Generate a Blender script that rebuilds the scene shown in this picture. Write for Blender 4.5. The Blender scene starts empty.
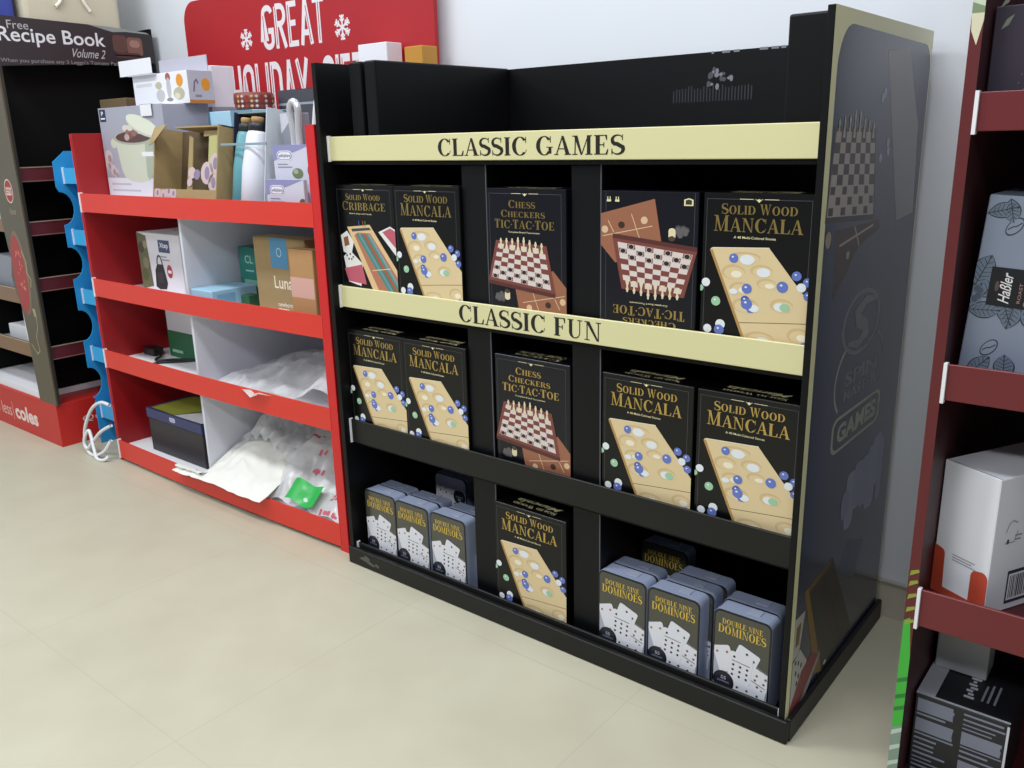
import bpy, bmesh, math, random
from mathutils import Vector, Matrix, noise

random.seed(4)
S = bpy.context.scene
COL = S.collection
PI = math.pi

# ------------------------------------------------------------------ materials
def lin(h):
    h = h.lstrip('#')
    out = []
    for i in (0, 2, 4):
        c = int(h[i:i+2], 16) / 255
        out.append(c / 12.92 if c <= .04045 else ((c + .055) / 1.055) ** 2.4)
    return tuple(out) + (1,)

MATS = {}
def mat(hexcol, rough=.5, metal=0.0, spec=.5, noise_amt=0, scale=20, coat=0):
    key = (hexcol, rough, metal, spec, noise_amt, scale, coat)
    if key in MATS:
        return MATS[key]
    m = bpy.data.materials.new('paint_%s_%d' % (hexcol.lstrip('#'), len(MATS)))
    m.use_nodes = True
    nt = m.node_tree
    b = nt.nodes['Principled BSDF']
    b.inputs['Base Color'].default_value = lin(hexcol)
    b.inputs['Roughness'].default_value = rough
    b.inputs['Metallic'].default_value = metal
    b.inputs['Specular IOR Level'].default_value = spec
    b.inputs['Coat Weight'].default_value = coat
    b.inputs['Coat Roughness'].default_value = .12
    if noise_amt:
        tc = nt.nodes.new('ShaderNodeTexCoord')
        n = nt.nodes.new('ShaderNodeTexNoise')
        n.inputs['Scale'].default_value = scale
        n.inputs['Detail'].default_value = 5
        nt.links.new(tc.outputs['Object'], n.inputs['Vector'])
        mx = nt.nodes.new('ShaderNodeMix')
        mx.data_type = 'RGBA'
        c = lin(hexcol)
        mx.inputs[6].default_value = tuple(max(0, x * (1 - noise_amt)) for x in c[:3]) + (1,)
        mx.inputs[7].default_value = tuple(min(1, x * (1 + noise_amt)) for x in c[:3]) + (1,)
        nt.links.new(n.outputs['Fac'], mx.inputs[0])
        nt.links.new(mx.outputs[2], b.inputs['Base Color'])
        bp = nt.nodes.new('ShaderNodeBump')
        bp.inputs['Strength'].default_value = .05
        nt.links.new(n.outputs['Fac'], bp.inputs['Height'])
        nt.links.new(bp.outputs['Normal'], b.inputs['Normal'])
    MATS[key] = m
    return m

def floor_mat():
    m = bpy.data.materials.new('beige_floor_tiles')
    m.use_nodes = True
    nt = m.node_tree
    N, L = nt.nodes, nt.links
    b = N['Principled BSDF']
    geo = N.new('ShaderNodeNewGeometry')
    sep = N.new('ShaderNodeSeparateXYZ')
    L.new(geo.outputs['Position'], sep.inputs[0])
    def M(op, a, v=None, w=None):
        n = N.new('ShaderNodeMath'); n.operation = op
        if isinstance(a, (int, float)): n.inputs[0].default_value = a
        else: L.new(a, n.inputs[0])
        if v is not None:
            if isinstance(v, (int, float)): n.inputs[1].default_value = v
            else: L.new(v, n.inputs[1])
        return n.outputs[0]
    def seam(coord, off):
        t = M('ADD', coord, off)
        t = M('DIVIDE', t, .62)
        t = M('FRACT', t)
        t = M('SUBTRACT', t, .5)
        t = M('ABSOLUTE', t)
        return M('GREATER_THAN', t, .5 - .0028)
    sx = seam(sep.outputs['X'], 10 * .62 - .287)
    sy = seam(sep.outputs['Y'], 10 * .62 + .684)
    both = M('MAXIMUM', sx, sy)
    n1 = N.new('ShaderNodeTexNoise'); n1.inputs['Scale'].default_value = 2.2; n1.inputs['Detail'].default_value = 6
    n2 = N.new('ShaderNodeTexNoise'); n2.inputs['Scale'].default_value = 9; n2.inputs['Detail'].default_value = 8
    L.new(geo.outputs['Position'], n1.inputs['Vector']); L.new(geo.outputs['Position'], n2.inputs['Vector'])
    sm = M('ADD', M('MULTIPLY', n1.outputs['Fac'], .7), M('MULTIPLY', n2.outputs['Fac'], .3))
    r = N.new('ShaderNodeValToRGB')
    r.color_ramp.elements[0].position = .3; r.color_ramp.elements[0].color = lin('#b7b29c')
    r.color_ramp.elements[1].position = .7; r.color_ramp.elements[1].color = lin('#c2bea9')
    L.new(sm, r.inputs[0])
    fade = M('MULTIPLY', both, M('MULTIPLY', n1.outputs['Fac'], .33))
    mx = N.new('ShaderNodeMix'); mx.data_type = 'RGBA'
    L.new(fade, mx.inputs[0]); L.new(r.outputs[0], mx.inputs[6]); mx.inputs[7].default_value = lin('#8d8878')
    L.new(mx.outputs[2], b.inputs['Base Color'])
    b.inputs['Roughness'].default_value = .38
    b.inputs['Specular IOR Level'].default_value = .4
    return m

def wall_mat():
    m = mat('#e3e7ee', .6, noise_amt=.02, scale=3)
    return m

def clear_plastic(hexcol, alpha, rough=.3):
    """thin white film: part lets the view through, part scatters light to both sides"""
    m = bpy.data.materials.new('clear_plastic_' + hexcol.lstrip('#'))
    m.use_nodes = True
    nt = m.node_tree
    N, L = nt.nodes, nt.links
    N.remove(N['Principled BSDF'])
    out = N['Material Output']
    df = N.new('ShaderNodeBsdfDiffuse'); df.inputs[0].default_value = lin(hexcol)
    tr = N.new('ShaderNodeBsdfTranslucent'); tr.inputs[0].default_value = lin(hexcol)
    gl = N.new('ShaderNodeBsdfGlossy'); gl.inputs['Roughness'].default_value = rough
    tp = N.new('ShaderNodeBsdfTransparent')
    m1 = N.new('ShaderNodeMixShader'); m1.inputs[0].default_value = .4
    L.new(df.outputs[0], m1.inputs[1]); L.new(tr.outputs[0], m1.inputs[2])
    m2 = N.new('ShaderNodeMixShader'); m2.inputs[0].default_value = .1
    L.new(m1.outputs[0], m2.inputs[1]); L.new(gl.outputs[0], m2.inputs[2])
    tc = N.new('ShaderNodeTexCoord')
    n = N.new('ShaderNodeTexNoise'); n.inputs['Scale'].default_value = 11; n.inputs['Detail'].default_value = 6
    L.new(tc.outputs['Object'], n.inputs['Vector'])
    r = N.new('ShaderNodeMapRange')
    r.inputs['From Min'].default_value = .35; r.inputs['From Max'].default_value = .65
    r.inputs['To Min'].default_value = max(0, alpha - .3); r.inputs['To Max'].default_value = min(1, alpha + .3)
    L.new(n.outputs['Fac'], r.inputs['Value'])
    m3 = N.new('ShaderNodeMixShader')
    L.new(r.outputs['Result'], m3.inputs[0]); L.new(tp.outputs[0], m3.inputs[1]); L.new(m2.outputs[0], m3.inputs[2])
    L.new(m3.outputs[0], out.inputs['Surface'])
    return m

BLACK = mat('#0b0b0d', .45, spec=.22, noise_amt=.12, scale=40)
BLACK_IN = mat('#070708', .6, spec=.2)
BLACK_LIP = mat('#171716', .42, spec=.3, noise_amt=.1, scale=30)
CREAM = mat('#d9d3a2', .45)
WHITE = mat('#e9eaee', .5)
CARD_WHITE = mat('#e6e7ee', .55, noise_amt=.03, scale=8)
GREYWHITE = mat('#d5d7e2', .55)
INK = mat('#14140f', .5)
GOLD = mat('#cdb06a', .28, metal=.95)
GOLD_B = mat('#d9b743', .45, metal=.1)
PALE_GOLD = mat('#e6dcae', .45)
RED_SHADED = mat('#990f16', .42, noise_amt=.03, scale=6)  # panel red, darkened to carry the shade inside the stand
RED_LIP = mat('#da3628', .42, noise_amt=.03, scale=6)
RED_SIGN = mat('#ac1420', .5, noise_amt=.04, scale=6)
RED_DARK = mat('#74262a', .45, noise_amt=.05, scale=8)
MAROON = mat('#5a1c24', .5)
BLUE = mat('#2c95d6', .45)
KRAFT = mat('#a38c62', .7, noise_amt=.08, scale=60)
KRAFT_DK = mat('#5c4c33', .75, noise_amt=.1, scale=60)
STEEL = mat('#a8b3cf', .28, metal=.15, coat=.5)
TIN_BLACK = mat('#101116', .3)

# ------------------------------------------------------------------ mesh building
ORG = {}
class MB:
    def __init__(self):
        self.v, self.f, self.mi, self.mats, self.sm = [], [], [], [], []
    def m(self, material):
        if material not in self.mats:
            self.mats.append(material)
        return self.mats.index(material)
    def face(self, pts, material, smooth=False):
        i = len(self.v)
        self.v += [tuple(p) for p in pts]
        self.f.append(list(range(i, i + len(pts))))
        self.mi.append(self.m(material)); self.sm.append(smooth)
    def raw(self, verts, faces, material, smooth=False):
        i = len(self.v)
        self.v += [tuple(p) for p in verts]
        k = self.m(material)
        for f in faces:
            self.f.append([i + a for a in f]); self.mi.append(k); self.sm.append(smooth)
        return self
    def box(self, x0, x1, y0, y1, z0, z1, material, xf=None):
        v = [(x0, y0, z0), (x1, y0, z0), (x1, y1, z0), (x0, y1, z0), (x0, y0, z1), (x1, y0, z1), (x1, y1, z1), (x0, y1, z1)]
        if xf: v = [xf(p) for p in v]
        return self.raw(v, [(0, 3, 2, 1), (4, 5, 6, 7), (0, 1, 5, 4), (1, 2, 6, 5), (2, 3, 7, 6), (3, 0, 4, 7)], material)
    def rbox(self, x0, x1, y0, y1, z0, z1, material, r=.002, seg=1, vert_only=None):
        """bevelled box; vert_only='y' rounds only the edges that run along y"""
        bm = bmesh.new()
        bmesh.ops.create_cube(bm, size=1)
        for v in bm.verts:
            v.co = Vector((x0 + (v.co.x + .5) * (x1 - x0), y0 + (v.co.y + .5) * (y1 - y0), z0 + (v.co.z + .5) * (z1 - z0)))
        ed = bm.edges[:]
        if vert_only:
            k = 'xyz'.index(vert_only)
            ed = [e for e in ed if abs((e.verts[0].co - e.verts[1].co).normalized()[k]) > .9]
        bmesh.ops.bevel(bm, geom=ed, offset=r, segments=seg, profile=.5, affect='EDGES')
        bm.verts.index_update()
        self.raw([v.co.copy() for v in bm.verts], [[v.index for v in f.verts] for f in bm.faces], material)
        bm.free()
        return self
    def prism(self, poly, fr, d0, d1, material):
        """extrude a 2D polygon (CCW seen along -n) in frame fr=(o,u,v,n) from depth d0 to d1 along n"""
        o, u, w, n = fr
        k = len(poly)
        a = [o + u * p[0] + w * p[1] + n * d0 for p in poly]
        b = [o + u * p[0] + w * p[1] + n * d1 for p in poly]
        self.raw(a + b, [list(range(k))[::-1], [k + i for i in range(k)]] + [[i, (i + 1) % k, k + (i + 1) % k, k + i] for i in range(k)], material)
        return self
    def lathe(self, prof, material, c=(0, 0, 0), seg=24, xf=None, smooth=True):
        v, f = [], []
        n = len(prof)
        for i in range(seg):
            a = 2 * PI * i / seg
            for r, z in prof:
                p = Vector((c[0] + r * math.cos(a), c[1] + r * math.sin(a), c[2] + z))
                v.append(xf(p) if xf else p)
        for i in range(seg):
            j = (i + 1) % seg
            for k in range(n - 1):
                f.append([i * n + k, j * n + k, j * n + k + 1, i * n + k + 1])
        f.append([i * n for i in range(seg)][::-1]); f.append([i * n + n - 1 for i in range(seg)])
        return self.raw(v, f, material, smooth)
    def tube(self, pts, r, material, seg=8):
        pts = [Vector(p) for p in pts]
        v, f = [], []
        up = Vector((.13, .31, .94))
        for i, p in enumerate(pts):
            t = (pts[min(i + 1, len(pts) - 1)] - pts[max(i - 1, 0)]).normalized()
            a = t.cross(up).normalized(); b = t.cross(a)
            rr = r[i] if isinstance(r, (list, tuple)) else r
            for k in range(seg):
                an = 2 * PI * k / seg
                v.append(p + a * (rr * math.cos(an)) + b * (rr * math.sin(an)))
        for i in range(len(pts) - 1):
            for k in range(seg):
                f.append([i * seg + k, i * seg + (k + 1) % seg, (i + 1) * seg + (k + 1) % seg, (i + 1) * seg + k])
        f.append(list(range(seg))); f.append([(len(pts) - 1) * seg + k for k in range(seg)][::-1])
        self.raw(v, f, material, True)
        return self
    def build(self, name, parent=None, origin=None, recalc=True):
        if parent is not None:
            origin = ORG[parent.name]
        o0 = Vector(origin or (0, 0, 0))
        me = bpy.data.meshes.new(name)
        me.from_pydata([tuple(Vector(p) - o0) for p in self.v], [], self.f)
        for m in self.mats: me.materials.append(m)
        me.polygons.foreach_set('material_index', self.mi)
        me.polygons.foreach_set('use_smooth', self.sm)
        me.update()
        o = bpy.data.objects.new(name, me)
        COL.objects.link(o)
        if parent is not None: o.parent = parent
        else: o.location = o0
        ORG[o.name] = o0
        return o

def tag(o, label=None, cat=None, group=None, kind=None):
    if label: o['label'] = label
    if cat: o['category'] = cat
    if group: o['group'] = group
    if kind: o['kind'] = kind
    return o
def empty(name, loc, label, cat, group=None):
    o = bpy.data.objects.new(name, None)
    o.empty_display_size = .05
    COL.objects.link(o)
    o.location = loc
    ORG[o.name] = Vector(loc)
    return tag(o, label, cat, group)
def copy_tree(o, parent=None):
    c = o.copy(); COL.objects.link(c)
    if parent is not None: c.parent = parent
    for ch in list(o.children): copy_tree(ch, c)
    return c
def smooth_path(pts, n=8):
    out = []
    P = [Vector(p) for p in pts]
    for i in range(len(P) - 1):
        p0, p1, p2, p3 = P[max(i - 1, 0)], P[i], P[i + 1], P[min(i + 2, len(P) - 1)]
        for k in range(n):
            t = k / n
            out.append(.5 * ((2 * p1) + (p2 - p0) * t + (2 * p0 - 5 * p1 + 4 * p2 - p3) * t * t + (3 * p1 - p0 - 3 * p2 + p3) * t ** 3))
    out.append(P[-1])
    return out

# ------------------------------------------------------------------ lettering
_sans = {}
def sans(text, bold=0.0):
    """polygons of a text in the built-in sans face"""
    key = (text, bold)
    if key in _sans: return _sans[key]
    cu = bpy.data.curves.new('lettering_source', 'FONT')
    cu.body = text; cu.size = 1; cu.offset = bold; cu.resolution_u = 3
    o = bpy.data.objects.new('lettering_source', cu)
    COL.objects.link(o)
    dg = bpy.context.evaluated_depsgraph_get()
    me = bpy.data.meshes.new_from_object(o.evaluated_get(dg))
    polys = [[(me.vertices[i].co.x, me.vertices[i].co.y) for i in p.vertices] for p in me.polygons]
    if me.polygons and me.polygons[0].normal.z < 0: polys = [p[::-1] for p in polys]
    bpy.data.objects.remove(o); bpy.data.curves.remove(cu); bpy.data.meshes.remove(me)
    _sans[key] = polys
    return polys

def ring(cx, cy, rx, ry, tx, ty, a0, a1, n=18):
    """crescent band between an outer ellipse and an inner one (rx-tx, ry-ty)"""
    out = []
    for i in range(n):
        b = []
        for k in (i, i + 1):
            a = math.radians(a0 + (a1 - a0) * k / n)
            b.append(((cx + rx * math.cos(a), cy + ry * math.sin(a)), (cx + (rx - tx) * math.cos(a), cy + (ry - ty) * math.sin(a))))
        q = [b[0][0], b[1][0], b[1][1], b[0][1]]
        out.append(q)
    return out
def stroke(pts, w):
    pts = [Vector((p[0], p[1])) for p in pts]
    n = len(pts)
    L, R = [], []
    for i, p in enumerate(pts):
        d0 = (pts[i] - pts[i - 1]).normalized() if i else None
        d1 = (pts[i + 1] - pts[i]).normalized() if i < n - 1 else None
        if d0 is None: d0 = d1
        if d1 is None: d1 = d0
        t = (d0 + d1)
        t = t.normalized() if t.length > 1e-6 else d1
        nn = Vector((-t.y, t.x))
        c = max(.35, nn.dot(Vector((-d1.y, d1.x))))
        h = (w[i] if isinstance(w, (list, tuple)) else w) / 2 / c
        L.append(p + nn * h); R.append(p - nn * h)
    return [[tuple(R[i]), tuple(R[i + 1]), tuple(L[i + 1]), tuple(L[i])] for i in range(n - 1)]
def arcpts(cx, cy, rx, ry, a0, a1, n=10):
    return [(cx + rx * math.cos(math.radians(a0 + (a1 - a0) * k / n)), cy + ry * math.sin(math.radians(a0 + (a1 - a0) * k / n))) for k in range(n + 1)]

T, H_ = .2, .05
def rc(x0, y0, x1, y1): return [[(x0, y0), (x1, y0), (x1, y1), (x0, y1)]]
def para(x0, y0, x1, y1, w): return [[(x0 - w / 2, y0), (x0 + w / 2, y0), (x1 + w / 2, y1), (x1 - w / 2, y1)]]
def serif_(x, y, w=.17):
    s = H_
    return rc(x - w, y if y < .5 else y - s, x + w, y + s if y < .5 else y)
def stem(x, w=T): return rc(x - w / 2, 0, x + w / 2, 1) + serif_(x, 0) + serif_(x, 1)
def arm(x0, x1, y, drop):  # thin arm with a vertical beak at its end
    return rc(x0, y - H_ / 2, x1, y + H_ / 2) + [[(x1 - .02, y), (x1 + .03, y), (x1 + .05, y + drop), (x1 - .0, y + drop)]]
def serif_glyph(c):
    if c == 'I': return stem(.2), .4
    if c == 'L': return stem(.2) + rc(.2, 0, .66, H_) + [[(.56, 0), (.68, 0), (.72, .3), (.67, .3)]], .74
    if c == 'H': return stem(.2) + stem(.72) + rc(.2, .47, .72, .53), .92
    if c == 'E': return stem(.2) + rc(.2, 0, .64, H_) + [[(.55, 0), (.66, 0), (.7, .28), (.66, .28)]] + rc(.2, 1 - H_, .62, 1) + [[(.6, .74), (.64, .74), (.64, 1), (.54, 1)]] + rc(.2, .48, .5, .53) + rc(.47, .38, .51, .63), .76
    if c == 'F': return stem(.2) + rc(.2, 1 - H_, .62, 1) + [[(.6, .72), (.64, .72), (.64, 1), (.54, 1)]] + rc(.2, .48, .5, .53) + rc(.47, .38, .51, .63), .7
    if c == 'T': return stem(.37) + rc(.05, 1 - H_, .69, 1) + [[(.05, .72), (.09, .72), (.15, 1), (.05, 1)], [(.65, .72), (.69, .72), (.69, 1), (.59, 1)]], .74
    if c == 'A': return para(.1, 0, .42, 1, .06) + [[(.58, 0), (.79, 0), (.48, 1), (.36, 1)]] + rc(.2, .3, .64, .35) + serif_(.1, 0, .11) + serif_(.69, 0, .17), .84
    if c == 'M': return para(.17, 0, .2, 1, .055) + [[(.45, 0), (.53, 0), (.3, 1), (.12, 1)]] + para(.5, 0, .82, 1, .05) + rc(.76, 0, .93, 1) + serif_(.17, 0, .13) + serif_(.85, 0, .17) + rc(.04, 1 - H_, .24, 1) + rc(.78, 1 - H_, 1.0, 1), 1.05
    if c == 'N': return para(.16, 0, .16, 1, .055) + [[(.66, 0), (.76, 0), (.28, 1), (.09, 1)]] + para(.74, 0, .74, 1, .055) + serif_(.16, 0, .13) + rc(.02, 1 - H_, .2, 1) + serif_(.74, 1, .13), .9
    if c == 'W': return [[(.3, 0), (.38, 0), (.22, 1), (.04, 1)]] + para(.34, 0, .54, 1, .05) + [[(.68, 0), (.76, 0), (.6, 1), (.42, 1)]] + para(.72, 0, .92, 1, .05) + serif_(.13, 1, .14) + serif_(.92, 1, .11), 1.06
    if c == 'K': return stem(.2) + para(.3, .4, .66, 1, .055) + [[(.6, 0), (.82, 0), (.48, .62), (.36, .5)]] + serif_(.72, 0, .15) + serif_(.66, 1, .13), .9
    if c == 'U': return rc(.12, .3, .29, 1) + serif_(.2, 1, .16) + rc(.66, .3, .71, 1) + serif_(.69, 1, .13) + ring(.415, .32, .295, .33, .17, .06, 180, 270) + ring(.415, .32, .295, .33, .05, .06, 270, 360), .88
    if c == 'O': return ring(.46, .5, .42, .52, .21, .05, 0, 360, 32), .92
    if c == 'C': return ring(.47, .5, .43, .52, .21, .05, 38, 318, 28) + [[(.77, .66), (.81, .66), (.81, 1), (.77, 1)]] + [[(.76, .16), (.8, .2), (.83, .3), (.79, .3)]], .88
    if c == 'G': return ring(.47, .5, .43, .52, .21, .05, 38, 322, 28) + [[(.77, .66), (.81, .66), (.81, 1), (.77, 1)]] + rc(.69, .08, .84, .42) + rc(.58, .4, .92, .44), .96
    if c == 'D': return stem(.2) + rc(.2, 0, .42, H_) + rc(.2, 1 - H_, .42, 1) + ring(.4, .5, .46, .5, .2, .05, -90, 90, 20), .92
    if c == 'B': return stem(.2) + rc(.2, 0, .42, H_) + rc(.2, 1 - H_, .42, 1) + rc(.2, .5, .42, .55) + ring(.4, .765, .3, .235, .15, .05, -90, 90) + ring(.4, .275, .35, .275, .17, .05, -90, 90), .8
    if c == 'R': return stem(.2) + rc(.2, 1 - H_, .42, 1) + rc(.2, .47, .42, .52) + ring(.4, .735, .32, .265, .16, .05, -90, 90) + [[(.62, 0), (.86, 0), (.56, .5), (.4, .5)]] + serif_(.76, 0, .13), .9
    if c == 'S':
        p = arcpts(.34, .74, .25, .235, 25, 255, 12)[:-1] + [(.32, .53), (.46, .44)] + arcpts(.33, .265, .27, .245, 45, -165, 12)[1:]
        n = len(p)
        w = [.045 + .15 * math.sin(PI * i / (n - 1)) ** 2.2 for i in range(n)]
        return stroke(p, w) + [[(.54, .72), (.58, .72), (.58, 1), (.54, 1)]] + [[(.06, 0), (.1, 0), (.1, .3), (.06, .3)]], .68
    if c == '-': return rc(.06, .42, .26, .52), .32
    if c == '.': return ring(.12, .48, .09, .09, .09, .09, 0, 360, 8), .24
    return [], .36
def serif(text, small=1.0):
    out, x = [], 0
    first = True
    for c in text:
        s = 1.0 if first else small
        g, w = serif_glyph(c)
        out += [[(x + p[0] * s, p[1] * s) for p in q] for q in g]
        x += w * s + .03
        first = (c in ' .') if small < 1 else False
    return out

def deco(text):
    """tall condensed display capitals with an engraved line; returns (letters, engraving)"""
    a, b, x = [], [], 0
    w = .13
    G = {
        'G': ([arcpts(.25, .8, .185, .14, 10, 180) + [(.065, .2)] + arcpts(.25, .2, .185, .14, 180, 360) + [(.435, .42), (.25, .42)]], [[(.065, .78), (.065, .22)]], .5),
        'R': ([[(.065, 0), (.065, .94)], [(.065, .935)] + arcpts(.25, .74, .18, .195, 90, -90) + [(.1, .545)], [(.22, .54), (.43, 0)]], [[(.065, .08), (.065, .92)]], .5),
        'E': ([[(.065, 0), (.065, 1)], [(.06, .935), (.4, .935)], [(.06, .52), (.34, .52)], [(.06, .065), (.42, .065)]], [[(.065, .08), (.065, .92)]], .46),
        'A': ([[(.05, 0), (.25, 1)], [(.45, 0), (.25, 1)], [(.12, .27), (.38, .27)]], [[(.42, .06), (.27, .85)]], .5),
        'T': ([[(.22, 0), (.22, 1)], [(0, .935), (.44, .935)]], [[(.22, .06), (.22, .88)]], .46),
        'H': ([[(.065, 0), (.065, 1)], [(.4, 0), (.4, 1)], [(.06, .5), (.4, .5)]], [[(.065, .06), (.065, .94)]], .5),
        'O': ([arcpts(.25, .8, .185, .14, 0, 180) + [(.065, .2)] + arcpts(.25, .2, .185, .14, 180, 360) + [(.435, .8)]], [[(.065, .8), (.065, .2)]], .52),
        'L': ([[(.065, 0), (.065, 1)], [(.06, .065), (.36, .065)]], [[(.065, .08), (.065, .94)]], .4),
        'I': ([[(.065, 0), (.065, 1)]], [[(.065, .06), (.065, .94)]], .15),
        'D': ([[(.065, 0), (.065, 1)], [(.06, .935)] + arcpts(.22, .73, .2, .205, 90, 0, 6) + arcpts(.22, .27, .2, .205, 0, -90, 6) + [(.06, .065)]], [[(.065, .06), (.065, .94)]], .5),
        'Y': ([[(.03, 1), (.23, .45)], [(.43, 1), (.23, .45)], [(.23, .48), (.23, 0)]], [[(.06, .95), (.22, .5)]], .46),
        'F': ([[(.065, 0), (.065, 1)], [(.06, .935), (.38, .935)], [(.06, .52), (.32, .52)]], [[(.065, .06), (.065, .94)]], .42),
    }
    for c in text:
        if c not in G: x += .32; continue
        s, e, wd = G[c]
        for p in s: a += [[(x + q[0], q[1]) for q in f] for f in stroke(p, w)]
        for p in e: b += [[(x + q[0], q[1]) for q in f] for f in stroke(p, .028)]
        x += wd + .055
    return a, b

def bbox(polys):
    xs = [p[0] for q in polys for p in q]; ys = [p[1] for q in polys for p in q]
    return min(xs), min(ys), max(xs), max(ys)

class Art:
    """printing on a flat face: polygons in metres on frame (o,u,v,n), stacked in thin ink layers"""
    def __init__(self, mb, o, u, v, W=None, H=None, step=.00012, base=.0004):
        self.mb, self.o, self.u, self.v = mb, Vector(o), Vector(u).normalized(), Vector(v).normalized()
        self.n = self.u.cross(self.v); self.W, self.H, self.step, self.base = W, H, step, base
        self.sx = W or 1; self.sy = H or 1; self.k = 0; self.y0 = 0
    def clip(self, p):
        if self.W is None: return p
        for ax, lim, sg in ((0, 0, 1), (0, self.W, -1), (1, self.y0, 1), (1, self.H, -1)):
            out = []
            for i in range(len(p)):
                a, b = p[i], p[(i + 1) % len(p)]
                ia, ib = (a[ax] - lim) * sg >= -1e-9, (b[ax] - lim) * sg >= -1e-9
                if ia: out.append(a)
                if ia != ib:
                    t = (lim - a[ax]) / (b[ax] - a[ax])
                    out.append((a[0] + (b[0] - a[0]) * t, a[1] + (b[1] - a[1]) * t))
            p = out
            if len(p) < 3: return []
        return p
    def poly(self, pts, material, L=0, norm=True):
        if norm: pts = [(p[0] * self.sx, p[1] * self.sy) for p in pts]
        p = self.clip(pts)
        if len(p) < 3: return
        area = sum(p[i][0] * p[(i + 1) % len(p)][1] - p[(i + 1) % len(p)][0] * p[i][1] for i in range(len(p)))
        if area < 0: p = p[::-1]
        self.k = (self.k + 1) % 9
        h = self.base + self.step * L + self.k * 1.2e-5
        self.mb.face([self.o + self.u * a + self.v * b + self.n * h for a, b in p], material)
    def polys(self, ps, material, L=0, norm=True):
        for p in ps: self.poly(p, material, L, norm)
    def rect(self, x0, y0, x1, y1, material, L=0): self.poly([(x0, y0), (x1, y0), (x1, y1), (x0, y1)], material, L)
    def ell(self, x, y, rx, ry, material, L=0, n=14, rot=0):
        c, s = math.cos(rot), math.sin(rot)
        pts = []
        for k in range(n):
            a = 2 * PI * k / n
            ex, ey = rx * math.cos(a), ry * math.sin(a)
            pts.append((x + ex * c - ey * s, y + ex * s + ey * c))
        self.poly(pts, material, L)
    def line(self, pts, w, material, L=0):
        """w in metres"""
        q = stroke([(p[0] * self.sx, p[1] * self.sy) for p in pts], w)
        self.polys(q, material, L, norm=False)
    def text(self, polys, x0, y0, x1, y1, material, L=0, shear=0, rot=0):
        """fit the lettering into the box; rot=90 reads bottom to top"""
        if not polys: return
        if shear: polys = [[(p[0] + p[1] * shear, p[1]) for p in q] for q in polys]
        if rot == 90: polys = [[(-p[1], p[0]) for p in q] for q in polys]
        a, b, c, d = bbox(polys)
        kx, ky = (x1 - x0) / (c - a), (y1 - y0) / (d - b)
        self.polys([[(x0 + (p[0] - a) * kx, y0 + (p[1] - b) * ky) for p in q] for q in polys], material, L)

X_, Y_, Z_ = Vector((1, 0, 0)), Vector((0, 1, 0)), Vector((0, 0, 1))

# ================================================================== the room
def structure(o): return tag(o, kind='structure')
b = MB(); b.box(-4.2, 3.6, -4.5, .6, -.05, 0, floor_mat())
structure(b.build('floor'))
b = MB(); b.box(-4.2, 3.6, .575, .65, 0, 3.0, wall_mat())
structure(b.build('wall_back'))
b = MB(); b.box(-4.2, 3.6, .563, .575, 0, .085, mat('#c9c3b4', .4)); b.box(-4.2, 3.6, .56, .575, .085, .09, mat('#a9a498', .4))
structure(b.build('baseboard_back'))
b = MB(); b.box(-4.2, -4.1, -4.5, .6, 0, 3.0, wall_mat())
structure(b.build('wall_left'))

# ================================================================== black game display stand
W, D, HT = 1.2, .54, 1.266
st = empty('game_display_stand', (W / 2, D / 2, 0), 'large black cardboard display stand with cream CLASSIC GAMES and CLASSIC FUN strips', 'display stand')
b = MB(); b.rbox(0, .014, .004, D, 0, HT, BLACK, .001); b.build('side_panel', st)
rp = MB(); rp.rbox(1.188, 1.2, .006, D, 0, HT, BLACK, .001); rpan = rp.build('side_panel', st)
b = MB(); b.box(.014, 1.184, .524, D, 0, 1.262, mat('#0b0b0e', .4, spec=.3, noise_amt=.15, scale=25)); b.build('back_panel', st)
# scuffed patches on the back panel's upper face
b = MB(); a = Art(b, (.014, .524, 1.05), X_, Z_, 1.17, .215)
sc = mat('#7e7f86', .6)
rnd = random.Random(8)
for k in range(16):
    x = .62 + rnd.random() * .05; y = .62 + rnd.random() * .2
    a.ell(x, y, .003 + rnd.random() * .004, .012 + rnd.random() * .022, sc if k % 2 else mat('#4c4d55', .6), 1, 7)
for k in range(26):
    x = .545 + k * .0065
    a.rect(x, .5, x + .0026, .5 + .12 + .05 * rnd.random(), mat('#2e2f36', .5), 0)
for k in range(22):
    x = .62 + rnd.random() * .28
    a.rect(x, .965, x + .004 + rnd.random() * .008, .99, sc, 1)
b.build('scuff_marks', st)
# header sleeves at both ends of the open top
for nm, x0, x1 in (('l', .075, .116), ('l', .127, .165), ('r', 1.112, 1.182)):
    b = MB(); b.rbox(x0, x1, .05, .523, 1.058, 1.264, BLACK, .004, 2); b.build('header_sleeve', st)
# shelves
for z in (.002, .348, .70, 1.05):
    b = MB(); b.box(.014, 1.184, .0315, .524, z - .012, z, BLACK_IN); b.build('shelf', st)
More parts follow.
